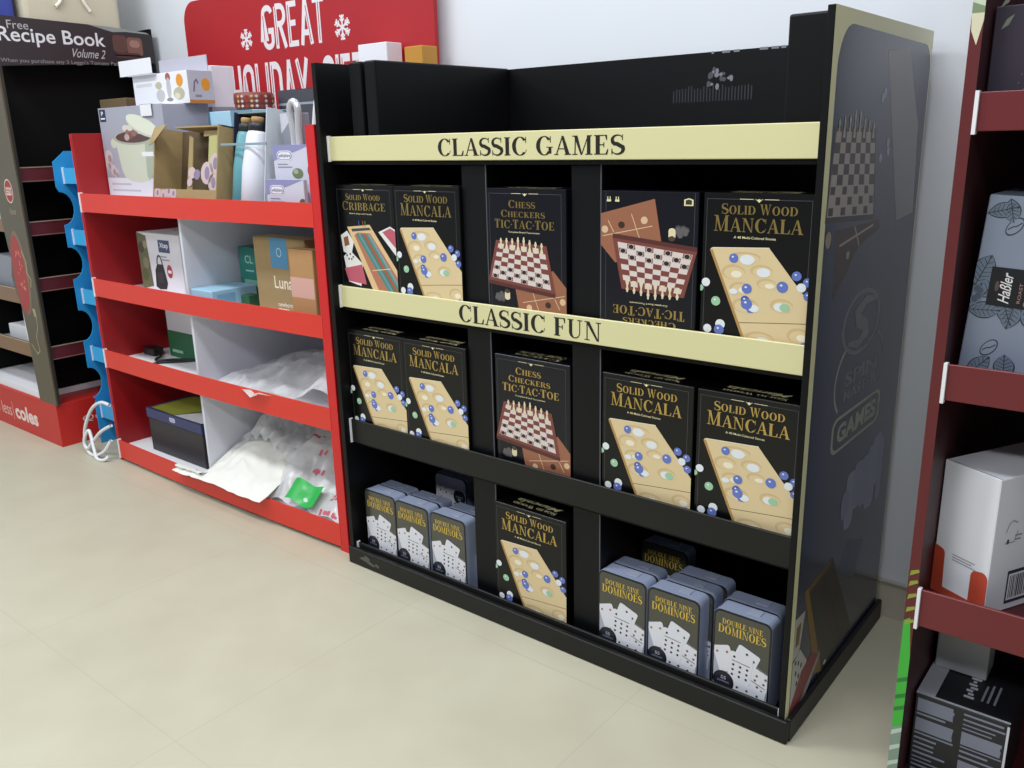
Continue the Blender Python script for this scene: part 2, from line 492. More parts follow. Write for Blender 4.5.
# front strips
def lip(z0, z1, material, txt=None, rect=None, ym=.025):
    b = MB(); b.rbox(.0175, 1.184, ym, ym + .006, z0, z1, material, .0012)
    o = b.build('shelf_lip', st)
    for x0, x1 in ((.0142, .0175), (1.184, 1.1875)):
        e = MB(); e.box(x0, x1, ym - .004, ym + .006, z0 - .002, z1 + .002, WHITE)
        eo = e.build('end_edge', o); eo['label'] = 'raw white end of the strip'
    if txt:
        allp = serif(txt); n1 = len(serif(txt.split()[0]))
        bx = bbox(allp); kx, ky = (rect[2] - rect[0]) / (bx[2] - bx[0]), (rect[3] - rect[1]) / (bx[3] - bx[1])
        for word in (allp[:n1], allp[n1:]):
            t = MB(); ar = Art(t, (0, ym, 0), X_, Z_)
            ar.polys([[(rect[0] + (p[0] - bx[0]) * kx, rect[1] + (p[1] - bx[1]) * ky) for p in q] for q in word], INK, 0)
            t.build('lettering', o)
lip(1.047, 1.102, CREAM, 'CLASSIC GAMES', (.371, 1.0555, .833, 1.0915))
lip(.697, .749, CREAM, 'CLASSIC FUN', (.412, .7035, .783, .7425))
lip(.342, .403, BLACK_LIP)
lip(.0, .058, mat('#111113', .5), ym=.018)
# upright dividers, one pair per bay row
for z0, z1 in ((.0022, .336), (.3482, .688), (.7002, 1.038)):
    for x0, x1 in ((.418, .488), (.702, .772)):
        b = MB(); b.rbox(x0, x1, .042, .52, z0, z1, mat('#0a0b0f', .42, spec=.25), .002)
        b.box(x1 - .0015, x1 + .0006, .0405, .0425, z0, z1, mat('#55565e', .5))
        b.build('divider', st)
# base tray
b = MB()
b.rbox(-.006, 1.208, 0, .012, 0, .048, BLACK_LIP, .002)
b.rbox(1.2005, 1.21, .0125, .552, 0, .048, mat('#141416', .5), .002)
b.rbox(-.008, -.0005, .0125, .552, 0, .048, mat('#141416', .5), .002)
b.box(.0, 1.2, .54, .552, 0, .046, BLACK_IN)
b.build('base_tray', st)
b = MB(); a = Art(b, (-.006, 0, 0), X_, Z_, 1.214, .048)
for x, y, l in ((.035, .5, .03), (.06, .38, .022), (.05, .65, .018), (.085, .42, .012)):
    a.poly([(x, y), (x + l, y - .1), (x + l * 1.2, y + .02), (x + l * .4, y + .16)], mat('#575750', .6), 0)
b.build('scuff_marks', st)

# print on the outer right side panel
p = MB(); a = Art(p, (1.2, 0, 0), Y_, Z_, .54, HT)
a.W, a.H, a.sx, a.sy = .54, HT, 1, 1
a.rect(.006, .004, .54, HT, mat('#ecebb8', .32), 0)
NAVY = mat('#242e4a', .2, spec=.7)
NAVY_L = mat('#1a1f2e', .25, spec=.6)
inner = [(.024, .004), (.535, .004), (.535, 1.19)] + arcpts(.49, 1.2, .045, .04, 0, 90, 6) + arcpts(.09, 1.17, .062, .075, 90, 180, 8)
a.poly(inner, NAVY, 1)
# chess board picture
WB, BB = mat('#b5aea6', .3), mat('#4c4547', .3)
def quad_pt(q, s, t):
    (ax, ay), (bx, by), (cx, cy), (dx, dy) = q  # bl br tr tl
    x0, y0 = ax + (bx - ax) * s, ay + (by - ay) * s
    x1, y1 = dx + (cx - dx) * s, dy + (cy - dy) * s
    return (x0 + (x1 - x0) * t, y0 + (y1 - y0) * t)
def cell(q, i, j, n=8, g=0): return [quad_pt(q, (i + g) / n, (j + g) / n), quad_pt(q, (i + 1 - g) / n, (j + g) / n), quad_pt(q, (i + 1 - g) / n, (j + 1 - g) / n), quad_pt(q, (i + g) / n, (j + 1 - g) / n)]
Q = [(.03, .957), (.262, .944), (.235, 1.084), (.046, 1.087)]
a.poly([(.024, .948), (.27, .934), (.24, 1.09), (.04, 1.093)], BB, 2)
for i in range(8):
    for j in range(8):
        if (i + j) % 2: a.poly(cell(Q, i, j), WB, 3)
        elif j < 3: a.poly(cell(Q, i, j), WB, 3); a.poly(cell(Q, i, j, 8, .12), BB, 4)
for i in range(8):
    x, y = quad_pt(Q, (i + .5) / 8, .93)
    h = (.03, .034, .036, .044, .046, .036, .03, .026)[i]
    a.poly([(x - .006, y), (x + .006, y), (x + .0025, y + h * .55), (x + .004, y + h * .8), (x, y + h), (x - .004, y + h * .8), (x - .0025, y + h * .55)], mat('#b8b3a4', .3), 5)
# strip of grey tape
a.poly([(.407, .921), (.515, .927), (.491, 1.094), (.391, 1.229), (.269, 1.215)], mat('#9b9d9e', .35), 2)
for x, y in ((.262, 1.14), (.272, 1.149), (.312, 1.065), (.318, 1.05), (.277, 1.04)):
    a.ell(x, y, .008, .009, mat('#a9b1c8', .35), 3, 8, .5)
# noughts and crosses board
a.poly([(.076, .932), (.089, .815), (.2, .895), (.31, .915), (.3, .932)], mat('#5c4e4c', .35), 2)
a.line([(.1, .905), (.27, .925)], .004, WB, 3); a.line([(.17, .93), (.2, .895)], .004, WB, 3)
a.ell(.145, .885, .008, .007, WB, 3, 10); a.ell(.045, .92, .013, .014, mat('#a39a84', .35), 3, 10)
# publisher's round emblem and lettering
LG = mat('#7d8088', .3)
LG_B = mat('#b0b19c', .3)
a.polys(ring(.253, .752, .105, .06, .012, .008, 0, 360, 40), LG, 2)
a.polys(stroke([(.325, .785), (.27, .79), (.225, .772), (.232, .757), (.275, .742), (.283, .728), (.24, .712), (.185, .722)], [.006, .018, .024, .026, .026, .024, .018, .006]), LG, 3)
a.line(arcpts(.27, .65, .136, .085, 130, 215, 12), .007, LG_B, 2)
a.line(arcpts(.27, .65, .136, .085, 50, -30, 12), .006, LG, 2)
a.text(sans('SPIN', .03), .185, .640, .365, .668, LG, 2)
a.text(sans('MASTER', .03), .185, .612, .37, .633, LG, 2)
def rrect(x0, y0, x1, y1, rx, ry, n=5): return arcpts(x1 - rx, y1 - ry, rx, ry, 0, 90, n) + arcpts(x0 + rx, y1 - ry, rx, ry, 90, 180, n) + arcpts(x0 + rx, y0 + ry, rx, ry, 180, 270, n) + arcpts(x1 - rx, y0 + ry, rx, ry, 270, 360, n)
a.poly(rrect(.137, .52, .412, .59, .03, .018), LG_B, 2); a.poly(rrect(.147, .5265, .402, .5835, .024, .014), NAVY, 3)
a.text(sans('GAMES', .04), .165, .537, .385, .574, LG_B, 4)
# ghostly game pieces, small square, cribbage board and cards
rnd = random.Random(3)
for x0, y0, x1, y1 in ((.225, .36, .27, .42), (.25, .33, .3, .45), (.29, .36, .34, .46), (.33, .35, .385, .46), (.37, .33, .43, .47), (.4, .37, .46, .485), (.44, .33, .475, .47)):
    a.poly(rrect(x0, y0, x1, y1, .016, .02, 4), mat(rnd.choice(['#8d93ad', '#969cb5', '#9da3bb']), .35), 2 + rnd.randint(0, 2))
a.poly([(.235, .252), (.289, .3), (.387, .262), (.339, .19)], mat('#525a70', .35), 2)
a.poly([(.062, .285), (.2, .3), (.36, .07), (.174, .045)], mat('#33302c', .35), 2)
a.poly([(.062, .285), (.078, .288), (.19, .052), (.146, .07)], mat('#8d6f38', .4), 3)
a.poly([(.062, .285), (.2, .3), (.19, .283), (.072, .272)], mat('#6d5a3c', .4), 3)
for k, c in enumerate(('#2e4a40', '#3c4a52', '#54333a', '#2f4438')):
    s = .1 + k * .024
    a.line([(s, .27), (s + .115, .07)], .005, mat(c, .4), 3)
a.poly([(.025, .245), (.072, .243), (.055, .165), (.024, .16)], mat('#b9b7b0', .4), 2)
a.poly([(.034, .225), (.056, .228), (.05, .185), (.034, .185)], mat('#7a6546', .4), 3)
a.poly([(.026, .155), (.06, .168), (.1, .125), (.06, .065), (.026, .05)], mat('#c3c3c0', .4), 3)
for x, y in ((.04, .15), (.055, .142), (.07, .13), (.045, .125), (.06, .112), (.052, .1)): a.ell(x, y, .004, .006, INK, 4, 7)
a.poly([(.026, .06), (.075, .115), (.125, .13), (.17, .1), (.045, .006), (.026, .006)], mat('#8d3a42', .4), 4)
a.poly([(.028, .006), (.034, .02), (.17, .11), (.172, .1), (.05, .004)], mat('#a9a6a4', .4), 5)
a.ell(.205, .065, .008, .005, WHITE, 3, 8)
p.build('side_print', rpan)

# ================================================================== boxed games
BW, BH, BD = .201, .291, .062
BOX_BLACK = mat('#0a0a0b', .3, spec=.35)
BOX_NAVY = mat('#0d0e18', .3, spec=.4)
LINE = mat('#4a4a50', .4)
def game_body(root, m, script):
    b = MB(); b.rbox(0, BW, 0, BD, 0, BH, m, .0012); b.build('carton', root)
    t = MB(); a = Art(t, (BW, BD, BH), -X_, -Y_, BW, BD, base=.0003)
    a.text(serif(script[0], .8), .2, .58, .8, .78, mat('#efe3b0', .4), 0)
    a.text(sans(script[1], .02), .2, .22, .8, .5, mat('#efe3b0', .4), 0, shear=.35)
    t.build('top_lettering', root)
def frame_lines(a):
    a.line([(.035, -.096), (.035, .962), (.945, .962), (.945, -.096)], .0009, LINE, 0)
    a.polys([[(.44 + .12 * u, .94 + .036 * v) for u, v in q] for q in ([(.2, .8), (.5, .1), (.8, .8), (.62, .55), (.5, .75), (.38, .55)],)], PALE_GOLD, 2)
    a.rect(.33, .962, .45, .9655, PALE_GOLD, 2); a.rect(.55, .962, .67, .9655, PALE_GOLD, 2)
WOOD = mat('#dcc69a', .4); WOOD_E = mat('#b08a50', .4); WOOD_D = mat('#cfb587', .4); WOOD_L = mat('#eee4cd', .4)
SB, SBD, SW, SG = mat('#6376c0', .25), mat('#4a5cae', .25), mat('#e2e6ea', .25), mat('#9cc7a4', .25)
def mancala_art(a):
    frame_lines(a)
    a.text(serif('SOLID WOOD', .82), .17, .868, .83, .935, GOLD, 1)
    a.text(serif('MANCALA', .86), .105, .757, .885, .86, GOLD, 1)
    a.text(sans('A 48 Multi-Colored Stones', .01), .29, .716, .66, .732, PALE_GOLD, 1)
    brd = [(.076, .636), (.105, .648), (.61, .665), (1.0, .322), (1.0, -.1), (.505, -.1), (.40, .078)]
    a.poly(brd, WOOD, 1)
    a.poly([(.076, .636), (.10, .64), (.53, -.1), (.505, -.1)], WOOD_E, 2)
    a.line([(.085, .642), (.105, .65), (.61, .667)], .0012, WOOD_L, 2)
    a.line([(.372, .172), (.7, .195), (1.0, .214)], .0012, mat('#6b4d2a', .5), 2)
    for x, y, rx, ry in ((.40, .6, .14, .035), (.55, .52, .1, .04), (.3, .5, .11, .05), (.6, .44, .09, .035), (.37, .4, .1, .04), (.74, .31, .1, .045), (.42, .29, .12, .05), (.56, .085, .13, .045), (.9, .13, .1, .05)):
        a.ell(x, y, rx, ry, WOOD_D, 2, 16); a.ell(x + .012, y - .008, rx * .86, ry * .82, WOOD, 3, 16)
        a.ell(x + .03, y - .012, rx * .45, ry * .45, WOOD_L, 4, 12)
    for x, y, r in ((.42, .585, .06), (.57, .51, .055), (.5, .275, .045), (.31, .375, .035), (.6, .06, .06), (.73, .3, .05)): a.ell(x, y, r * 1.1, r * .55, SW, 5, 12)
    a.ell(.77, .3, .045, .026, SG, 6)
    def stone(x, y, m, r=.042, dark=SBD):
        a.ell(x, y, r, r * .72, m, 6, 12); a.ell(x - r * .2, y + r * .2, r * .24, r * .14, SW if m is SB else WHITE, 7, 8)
    stone(.3, .59, SB, .043); stone(.43, .4, SB, .046); stone(.74, .43, SB, .05); stone(.435, .3, SB, .052); stone(.42, .325, SBD, .04)
    a.poly([(.42, .28), (.5, .245), (.45, .245)], SB, 6)
    for x, y, m, r in ((.855, .505, SB, .042), (.95, .47, SB, .04), (.9, .435, SW, .04), (.96, .385, SB, .04), (.05, .42, SW, .04), (.0, .38, SG, .03), (.15, .3, SG, .044), (.2, .148, SW, .046), (.08, .11, SW, .04), (.19, .11, SB, .048), (.955, .06, SB, .045)): stone(x, y, m, r)
CB, CW = mat('#7a4038', .4), mat('#d9cdc8', .4)
TT, TTL = mat('#99634a', .4), mat('#d8b893', .4)
def chess_art(a):
    frame_lines(a)
    a.text(serif('CHESS', .8), .29, .855, .63, .915, GOLD, 1)
    a.text(serif('CHECKERS', .8), .19, .785, .75, .84, GOLD, 1)
    a.text(serif('TIC.TAC.TOE', .9), .105, .70, .86, .768, GOLD, 1)
    a.text(sans('Complete Board Tournament', .01), .28, .664, .68, .68, PALE_GOLD, 1)
    tt = [(.35, .26), (.43, -.05), (1.0, .06), (1.0, .28), (.84, .40)]
    a.poly(tt, TT, 1)
    a.line([(.98, .217), (.45, .132)], .0016, TTL, 2); a.line([(.67, .056), (.58, .222)], .0016, TTL, 2); a.line([(.92, .107), (.857, .188)], .0016, TTL, 2)
    a.ell(.535, .096, .036, .026, TTL, 2); a.ell(.775, .134, .036, .024, mat('#3a2620', .4), 2); a.ell(.955, .17, .036, .026, TTL, 2)
    a.poly([(.115, .605), (.765, .582), (.87, .225), (.865, .2), (.0, .262), (.0, .288)], CB, 3)
    a.poly([(.0, .288), (.87, .226), (.865, .196), (.0, .258)], mat('#552b28', .4), 4)
    Q = [(.04, .31), (.815, .252), (.738, .558), (.148, .58)]
    a.poly(Q, CW, 4)
    for i in range(8):
        for j in range(8):
            dark = (i + j) % 2 == 0
            if dark and j >= 3: a.poly(cell(Q, i, j), CB, 5)
            elif dark: a.poly(cell(Q, i, j, 8, .06), CB, 5)
            if dark and j < 3:
                x, y = quad_pt(Q, (i + .5) / 8, (j + .5) / 8)
                a.ell(x, y, .034, .019, CW, 6, 10); a.ell(x, y, .028, .016, mat('#2e1f1d', .4), 7, 10)
    for i, h in enumerate((.055, .06, .063, .078, .083, .067, .06, .055)):
        x, y = quad_pt(Q, (i + .5) / 8, .96)
        P = mat('#ddd0b0', .4)
        a.poly([(x - .022, y - .03), (x + .022, y - .03), (x + .018, y - .012), (x + .008, y + h * .2), (x + .013, y + h * .6), (x + .007, y + h), (x - .007, y + h), (x - .013, y + h * .6), (x - .008, y + h * .2), (x - .018, y - .012)], P, 6)
        a.ell(x, y + h * .62, .017, .01, P, 6, 8)
    for x, y in ((.12, .17), (.17, .185), (.2, .165), (.14, .14), (.19, .14), (.11, .15), (.16, .16)): a.ell(x, y, .032, .022, mat('#4a4648', .4), 2, 9); a.ell(x, y + .004, .024, .014, mat('#615c5e', .4), 3, 9)
    a.poly(rrect(.215, .14, .285, .215, .03, .02), mat('#e0d4ae', .4), 4); a.ell(.25, .21, .034, .018, mat('#4a3a34', .4), 5)
    a.polys([[(.05 + x * .09, -.06 + y * .05) for x, y in q] for q in ([(0, .2), (.5, 0), (1, .2), (1, 1), (0, 1)],)], PALE_GOLD, 2)
    a.polys([[(.065 + x * .06, -.052 + y * .034) for x, y in q] for q in ([(0, .2), (.5, 0), (1, .2), (1, 1), (0, 1)],)], mat('#3b3520', .4), 3)
    for x in (.8, .89): a.rect(x, -.038, x + .045, -.024, PALE_GOLD, 2); a.rect(x + .005, -.058, x + .014, -.03, PALE_GOLD, 2); a.rect(x + .03, -.058, x + .039, -.03, PALE_GOLD, 2)
def cribbage_art(a):
    frame_lines(a)
    a.text(serif('SOLID WOOD', .82), .19, .87, .78, .925, GOLD, 1)
    a.text(serif('CRIBBAGE', .86), .12, .78, .86, .86, GOLD, 1)
    a.text(sans('Board, Pegs and Cards', .01), .24, .742, .62, .758, PALE_GOLD, 1)
    CARD, CR = mat('#e4e2de', .4), mat('#bd5a6c', .4)
    a.poly([(.72, .6), (.92, .655), (1, .63), (1, .40)], CARD, 1); a.poly([(.79, .602), (.92, .64), (1, .615), (1, .47)], CR, 2)
    a.poly([(.05, .55), (.17, .595), (.28, .5), (.22, .38), (.08, .4)], CARD, 1); a.poly([(.1, .53), (.18, .55), (.2, .47), (.11, .45)], mat('#8a5a3c', .4), 2)
    a.poly([(.08, .36), (.2, .42), (.42, .3), (.36, .1), (.14, .13)], CARD, 2); a.poly([(.08, .25), (.4, .3), (.46, .12), (.14, .135)], CR, 3)
    for x, y in ((.14, .37), (.2, .385), (.25, .36), (.17, .34), (.22, .34)): a.ell(x, y, .014, .01, INK, 4, 8)
    a.poly([(.18, .63), (.58, .66), (1.04, .24), (1.04, -.1), (.69, -.1)], mat('#dfbd8c', .4), 4)
    a.poly([(.25, .615), (.57, .635), (.6, .615), (.27, .59)], mat('#3b4650', .4), 5)
    a.poly([(.3, .56), (.36, .585), (.58, .585), (1.0, .21), (1.0, -.1), (.81, -.1)], mat('#b4745a', .4), 5)
    for k, c in enumerate(('#3f8a7c', '#6f8f9f', '#3d7f68', '#b84a3c', '#4a8a72', '#7c98a8')):
        x = .345 + k * .042
        a.line([(x, .575), (x + .66, -.06)], .0066, mat(c, .4), 6)
    a.line([(.58, .255), (.9, .285)], .002, mat('#e9c9a0', .4), 7)
    for x, c in ((.4, '#3b62b8'), (.47, '#c23a33'), (.51, '#4a9a58')): a.line([(x, .64), (x - .005, .69)], .0024, mat(c, .4), 7)
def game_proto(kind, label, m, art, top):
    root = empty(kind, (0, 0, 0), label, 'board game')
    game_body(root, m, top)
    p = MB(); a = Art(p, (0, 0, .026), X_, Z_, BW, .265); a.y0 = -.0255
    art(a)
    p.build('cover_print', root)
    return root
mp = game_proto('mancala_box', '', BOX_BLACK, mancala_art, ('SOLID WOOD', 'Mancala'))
cp = game_proto('chess_box', '', BOX_NAVY, chess_art, ('CHESS', 'Checkers Tic-Tac-Toe'))
kp = game_proto('cribbage_box', '', BOX_BLACK, cribbage_art, ('SOLID WOOD', 'Cribbage'))
R1, R2, R3 = .7005, .3485, .0025
first = {}
def put(proto, x, y, z, label, rot=False, yaw=0, group='boxed games on the black stand'):
    o = proto if proto.name not in first else copy_tree(proto)
    first[proto.name] = 1
    o['label'] = label
    o['group'] = group
    if rot:
        o.rotation_euler = (0, PI, 0); o.location = (x + BW, y, z + BH)
    else:
        o.location = (x, y, z); o.rotation_euler = (0, 0, yaw)
    return o
put(kp, .0155, .0325, R1, 'black cribbage box with cards and striped peg board on its cover')
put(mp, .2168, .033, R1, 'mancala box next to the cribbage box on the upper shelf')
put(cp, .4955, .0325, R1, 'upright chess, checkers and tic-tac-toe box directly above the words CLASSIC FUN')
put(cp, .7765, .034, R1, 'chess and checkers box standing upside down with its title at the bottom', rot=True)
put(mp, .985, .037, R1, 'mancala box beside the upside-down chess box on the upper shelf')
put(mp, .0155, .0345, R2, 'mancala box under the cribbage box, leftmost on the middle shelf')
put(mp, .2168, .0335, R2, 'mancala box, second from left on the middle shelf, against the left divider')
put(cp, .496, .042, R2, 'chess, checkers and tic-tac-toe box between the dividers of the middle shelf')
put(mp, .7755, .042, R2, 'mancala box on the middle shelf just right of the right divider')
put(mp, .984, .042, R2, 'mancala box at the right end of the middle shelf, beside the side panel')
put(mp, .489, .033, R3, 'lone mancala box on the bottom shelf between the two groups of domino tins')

# ------------------------------------------------------------------ domino tins
TW, TH, TD = .117, .208, .041
tin = empty('domino_tin', (0, 0, 0), '', 'domino tin')
b = MB(); b.rbox(.001, TW - .001, .012, TD, 0.001, TH - .001, STEEL, .012, 4, 'y'); b.build('tin_body', tin)
b = MB(); b.rbox(0, TW, 0.0015, .014, 0, TH, STEEL, .013, 4, 'y'); b.rbox(.0004, TW - .0004, 0, .003, .0004, TH - .0004, TIN_BLACK, .013, 4, 'y'); b.build('lid', tin)
b = MB(); b.rbox(.06, .085, .016, .036, TH - .0012, TH + .0004, mat('#a9b1c6', .15, coat=1), .0004); b.build('wrap_tape', tin)
p = MB(); a = Art(p, (.0035, 0, .0035), X_, Z_, TW - .007, TH - .007)
OLIVE, SIL = mat('#424239', .25, coat=.6), mat('#a9adbf', .3)
rr = [(x / 1, y / 1) for x, y in rrect(0, 0, 1, 1, .1, .06)]
a.poly(rr, OLIVE, 0)
a.poly([(.0, .06), (.03, .02), (.1, 0), (.9, 0), (.97, .02), (1, .06), (1, .19), (0, .19)], SIL, 1)
a.o = a.o + a.v * .034; a.H = .1665; a.sy = .183
a.poly([(0, .02), (1, .02), (1, .36), (.75, .42), (0, .5)], mat('#6a6b6a', .3), 1)
a.poly([(0, .0), (1, .0), (1, .27), (.7, .34), (0, .42)], SIL, 2)
a.text(serif('DOUBLE NINE'), .13, .775, .87, .84, GOLD_B, 2)
a.text(serif('DOMINOES'), .06, .665, .94, .765, GOLD_B, 2)
def tile(cx, cy, w, h, r, L, dots=(), dm=INK, line=None):
    ca, sa = math.cos(r), math.sin(r)
    k = (TW - .007) / .183
    f = lambda x, y: (cx + x * ca - y * sa, cy + (x * sa + y * ca) * k)
    a.poly([f(x, y - .012) for x, y in rrect(-w / 2, -h / 2, w / 2, h / 2, .04, .04, 3)], mat('#8d8fa0', .3), L)
    a.poly([f(x, y) for x, y in rrect(-w / 2, -h / 2, w / 2, h / 2, .04, .04, 3)], mat('#dfe0e8', .3), L + 1)
    for x, y in dots: a.poly([f(x + .024 * math.cos(t), y + .024 * math.sin(t)) for t in [2 * PI * q / 8 for q in range(8)]], dm, L + 2)
    if line is not None: a.poly([f(-w * .4, line - .006), f(w * .4, line - .006), f(w * .4, line + .006), f(-w * .4, line + .006)], INK, L + 2)
tile(.2, .37, .34, .5, .35, 3, ((-.1, .14), (.09, .12)), mat('#b0503c', .3))
tile(.58, .42, .42, .5, -.35, 4, ((-.02, .15), (-.02, .05), (.13, .1)), INK)
tile(.84, .2, .34, .56, -.3, 5, ((-.08, .15), (.08, .18), (-.08, .05), (.08, .07), (.0, -.05), (.09, -.08)), mat('#7d4a40', .3), 0)
tile(.5, .32, .42, .56, -.08, 7, [(x, y) for x in (-.13, 0, .13) for y in (-.18, -.08, .02)] + [(-.13, .18)], INK, .1)
tile(.66, .06, .62, .3, -.08, 10, ((-.2, .02), (-.02, .03), (.17, .02), (.0, -.08), (.2, -.08)), mat('#23285e', .3))
a.ell(.2, .1, .2, .12, mat('#15171f', .3), 13, 18); a.ell(.2, .1, .17, .1, mat('#232632', .3), 14, 18)
a.text(sans('55', .02), .15, .12, .25, .16, SIL, 15); a.text(sans('DOMINOES'), .09, .085, .31, .105, SIL, 15)
p.build('cover_print', tin)
first_tin = []
def put_tin(x, y, label, z=R3, yaw=0, flip=False, lean=0):
    o = tin if not first_tin else copy_tree(tin)
    first_tin.append(1)
    o['label'] = label; o['group'] = 'domino tins on the bottom shelf'
    if flip: o.rotation_euler = (0, PI, 0); o.location = (x + TW, y, z + TH)
    else: o.location = (x, y, z); o.rotation_euler = (lean, 0, yaw)
put_tin(.032, .038, 'front domino tin in the column nearest the red stand')
put_tin(.037, .0805, 'domino tin just behind the front one nearest the red stand', yaw=.0)
put_tin(.1515, .036, 'front domino tin in the middle column of the left-hand bay')
put_tin(.156, .079, 'second domino tin back in the middle column of the left-hand bay')
put_tin(.275, .036, 'front domino tin beside the left divider of the bottom shelf')
put_tin(.29, .079, 'domino tin directly behind the front one beside the left divider')
put_tin(.10, .235, 'domino tin standing upside down in the dark back of the left-hand bay', flip=True)
put_tin(.7735, .034, 'front domino tin just right of the right divider')
put_tin(.7755, .077, 'domino tin directly behind the front one right of the right divider')
put_tin(.8935, .034, 'front domino tin with a bright glare, middle of the right-hand bay')
put_tin(.902, .077, 'second domino tin back in the middle column of the right-hand bay')
put_tin(.909, .12, 'rearmost domino tin in the middle column of the right-hand bay')
put_tin(1.038, .038, 'front domino tin at the right end of the bottom shelf')
put_tin(1.036, .082, 'domino tin directly behind the rightmost front one')
put_tin(.775, .205, 'domino tin standing alone at the back behind the right divider column of tins', yaw=0)

# ================================================================== red stand
RX0, RX1, RY, RD = -1.30, -.042, .032, .555
rs = empty('red_display_stand', ((RX0 + RX1) / 2, .3, 0), 'red cardboard shelf stand with tall red GREAT HOLIDAY GIFT header sign', 'display stand')
b = MB(); b.rbox(RX0, RX0 + .014, RY, RD - .014, 0, 1.137, RED_SHADED, .001); b.build('side_panel', rs)
b = MB(); b.rbox(RX1 - .034, RX1, RY, RD - .014, 0, 1.132, RED_SHADED, .001); b.build('side_panel', rs)
RED_LIT = mat('#cf1c1e', .42)  # lit copy of the panel red, brightness put into the colour
for x0_, x1_, z1_ in ((RX0, RX0 + .005, 1.136), (RX1 - .034, RX1, 1.131)):
    b = MB(); b.box(x0_, x1_, RY - .0012, RY - .0002, .0, z1_, RED_LIT); b.build('lit_front_edge', rs)  # thin sheet holding the lit red over the shade-darkened panel
b = MB(); b.box(RX0 + .014, RX1 - .034, RD - .025, RD - .014, .0, .905, GREYWHITE); b.build('back_panel', rs)
FL = [.054, .372, .618, .905]
for z in FL:
    b = MB(); b.box(RX0 + .014, RX1 - .034, RY + .01, RD - .025, z - .01, z, WHITE); b.build('shelf', rs)
for z0, z1 in ((.012, .078), (.35, .412), (.602, .662), (.886, .946)):
    b = MB()
    n = 14
    xa, xb = RX0 + .017, RX1 - .03
    fr, bk = [], []
    for i in range(n + 1):
        t = i / n; x = xa + (xb - xa) * t; y = RY - .006 - .010 * math.sin(PI * t) + (.004 * t)
        fr.append((x, y)); bk.append((x, y + .006))
    poly = fr + bk[::-1]
    b.prism(poly, (Vector((0, 0, 0)), X_, Y_, Z_), z0, z1, RED_LIP)
    lp = b.build('shelf_lip', rs)
    e = MB(); e.box(xa - .003, xa + .003, RY - .009, RY + .004, z0 - .002, z1 + .003, WHITE)
    eo = e.build('end_edge', lp); eo['label'] = 'raw white end of the strip'
b = MB(); b.rbox(-.72, -.709, RY + .008, RD - .025, FL[0] + .001, FL[3] - .011, GREYWHITE, .001); b.build('divider', rs)
# header sign
b = MB()
sp = [(-1.352, .9), (-.105, .9), (-.105, 1.583)] + arcpts(-1.285, 1.513, .067, .07, 90, 180, 8)
b.prism(sp, (Vector((0, .545, 0)), X_, Z_, -Y_), 0, .014, RED_SIGN)
sg = b.build('header_sign', rs)
t = MB(); a = Art(t, (0, .531, 0), X_, Z_)
SIGNW = mat('#e4dee2', .5)
g, e = deco('GREAT')
def fit2(pair, x0, y0, x1, y1):
    bx = bbox(pair[0]); kx, ky = (x1 - x0) / (bx[2] - bx[0]), (y1 - y0) / (bx[3] - bx[1])
    for q, m, L in ((pair[0], SIGNW, 0), (pair[1], RED_SIGN, 2)):
        a.polys([[(x0 + (p[0] - bx[0]) * kx, y0 + (p[1] - bx[1]) * ky) for p in f] for f in q], m, L)
fit2((g, e), -.905, 1.386, -.572, 1.527)
fit2(deco('HOLIDAY'), -1.095, 1.17, -.668, 1.355)
fit2(deco('GIFT'), -.612, 1.17, -.405, 1.351)
for cx, cy, r in ((-.985, 1.431, .033), (-.491, 1.425, .036)):
    for k in range(6):
        an = PI / 6 + k * PI / 3
        f = lambda x, y: (cx + x * math.cos(an) - y * math.sin(an), cy + x * math.sin(an) + y * math.cos(an))
        a.polys([[f(*p) for p in q] for q in stroke([(0, 0), (r, 0)], .0065)], SIGNW, 0)
        for s in (.45, .72):
            a.polys([[f(*p) for p in q] for q in stroke([(r * (s + .25), r * .26), (r * s, 0), (r * (s + .25), -r * .26)], .0055)], SIGNW, 0)
t.build('lettering', sg)

# ------------------------------------------------------------------ goods on the red stand
def carton(name, label, cat, x0, x1, y0, y1, z0, z1, m, yaw=0, art=None, group=None, r=.0015, lean=0, extra=None):
    """one printed box: a bevelled carton with its printing, turned about its front left bottom corner"""
    b = MB(); b.rbox(x0, x1, y0, y1, z0, z1, m, r)
    if art: art(b)
    if extra: extra(b)
    o = b.build(name, None, (x0, y0, z0))
    o.rotation_euler = (lean, 0, yaw)
    return tag(o, label, cat, group)
def front(b, x0, y0, z0, w, h): return Art(b, (x0, y0, z0), X_, Z_, w, h)
def right(b, x1, y0, z0, d, h): return Art(b, (x1, y0, z0), Y_, Z_, d, h)
def grey_lines(a, x0, x1, ys, m, h=.012, L=2, seed=1):
    r = random.Random(seed)
    for y in ys: a.rect(x0, y, x0 + (x1 - x0) * (.6 + .4 * r.random()), y + h, m, L)

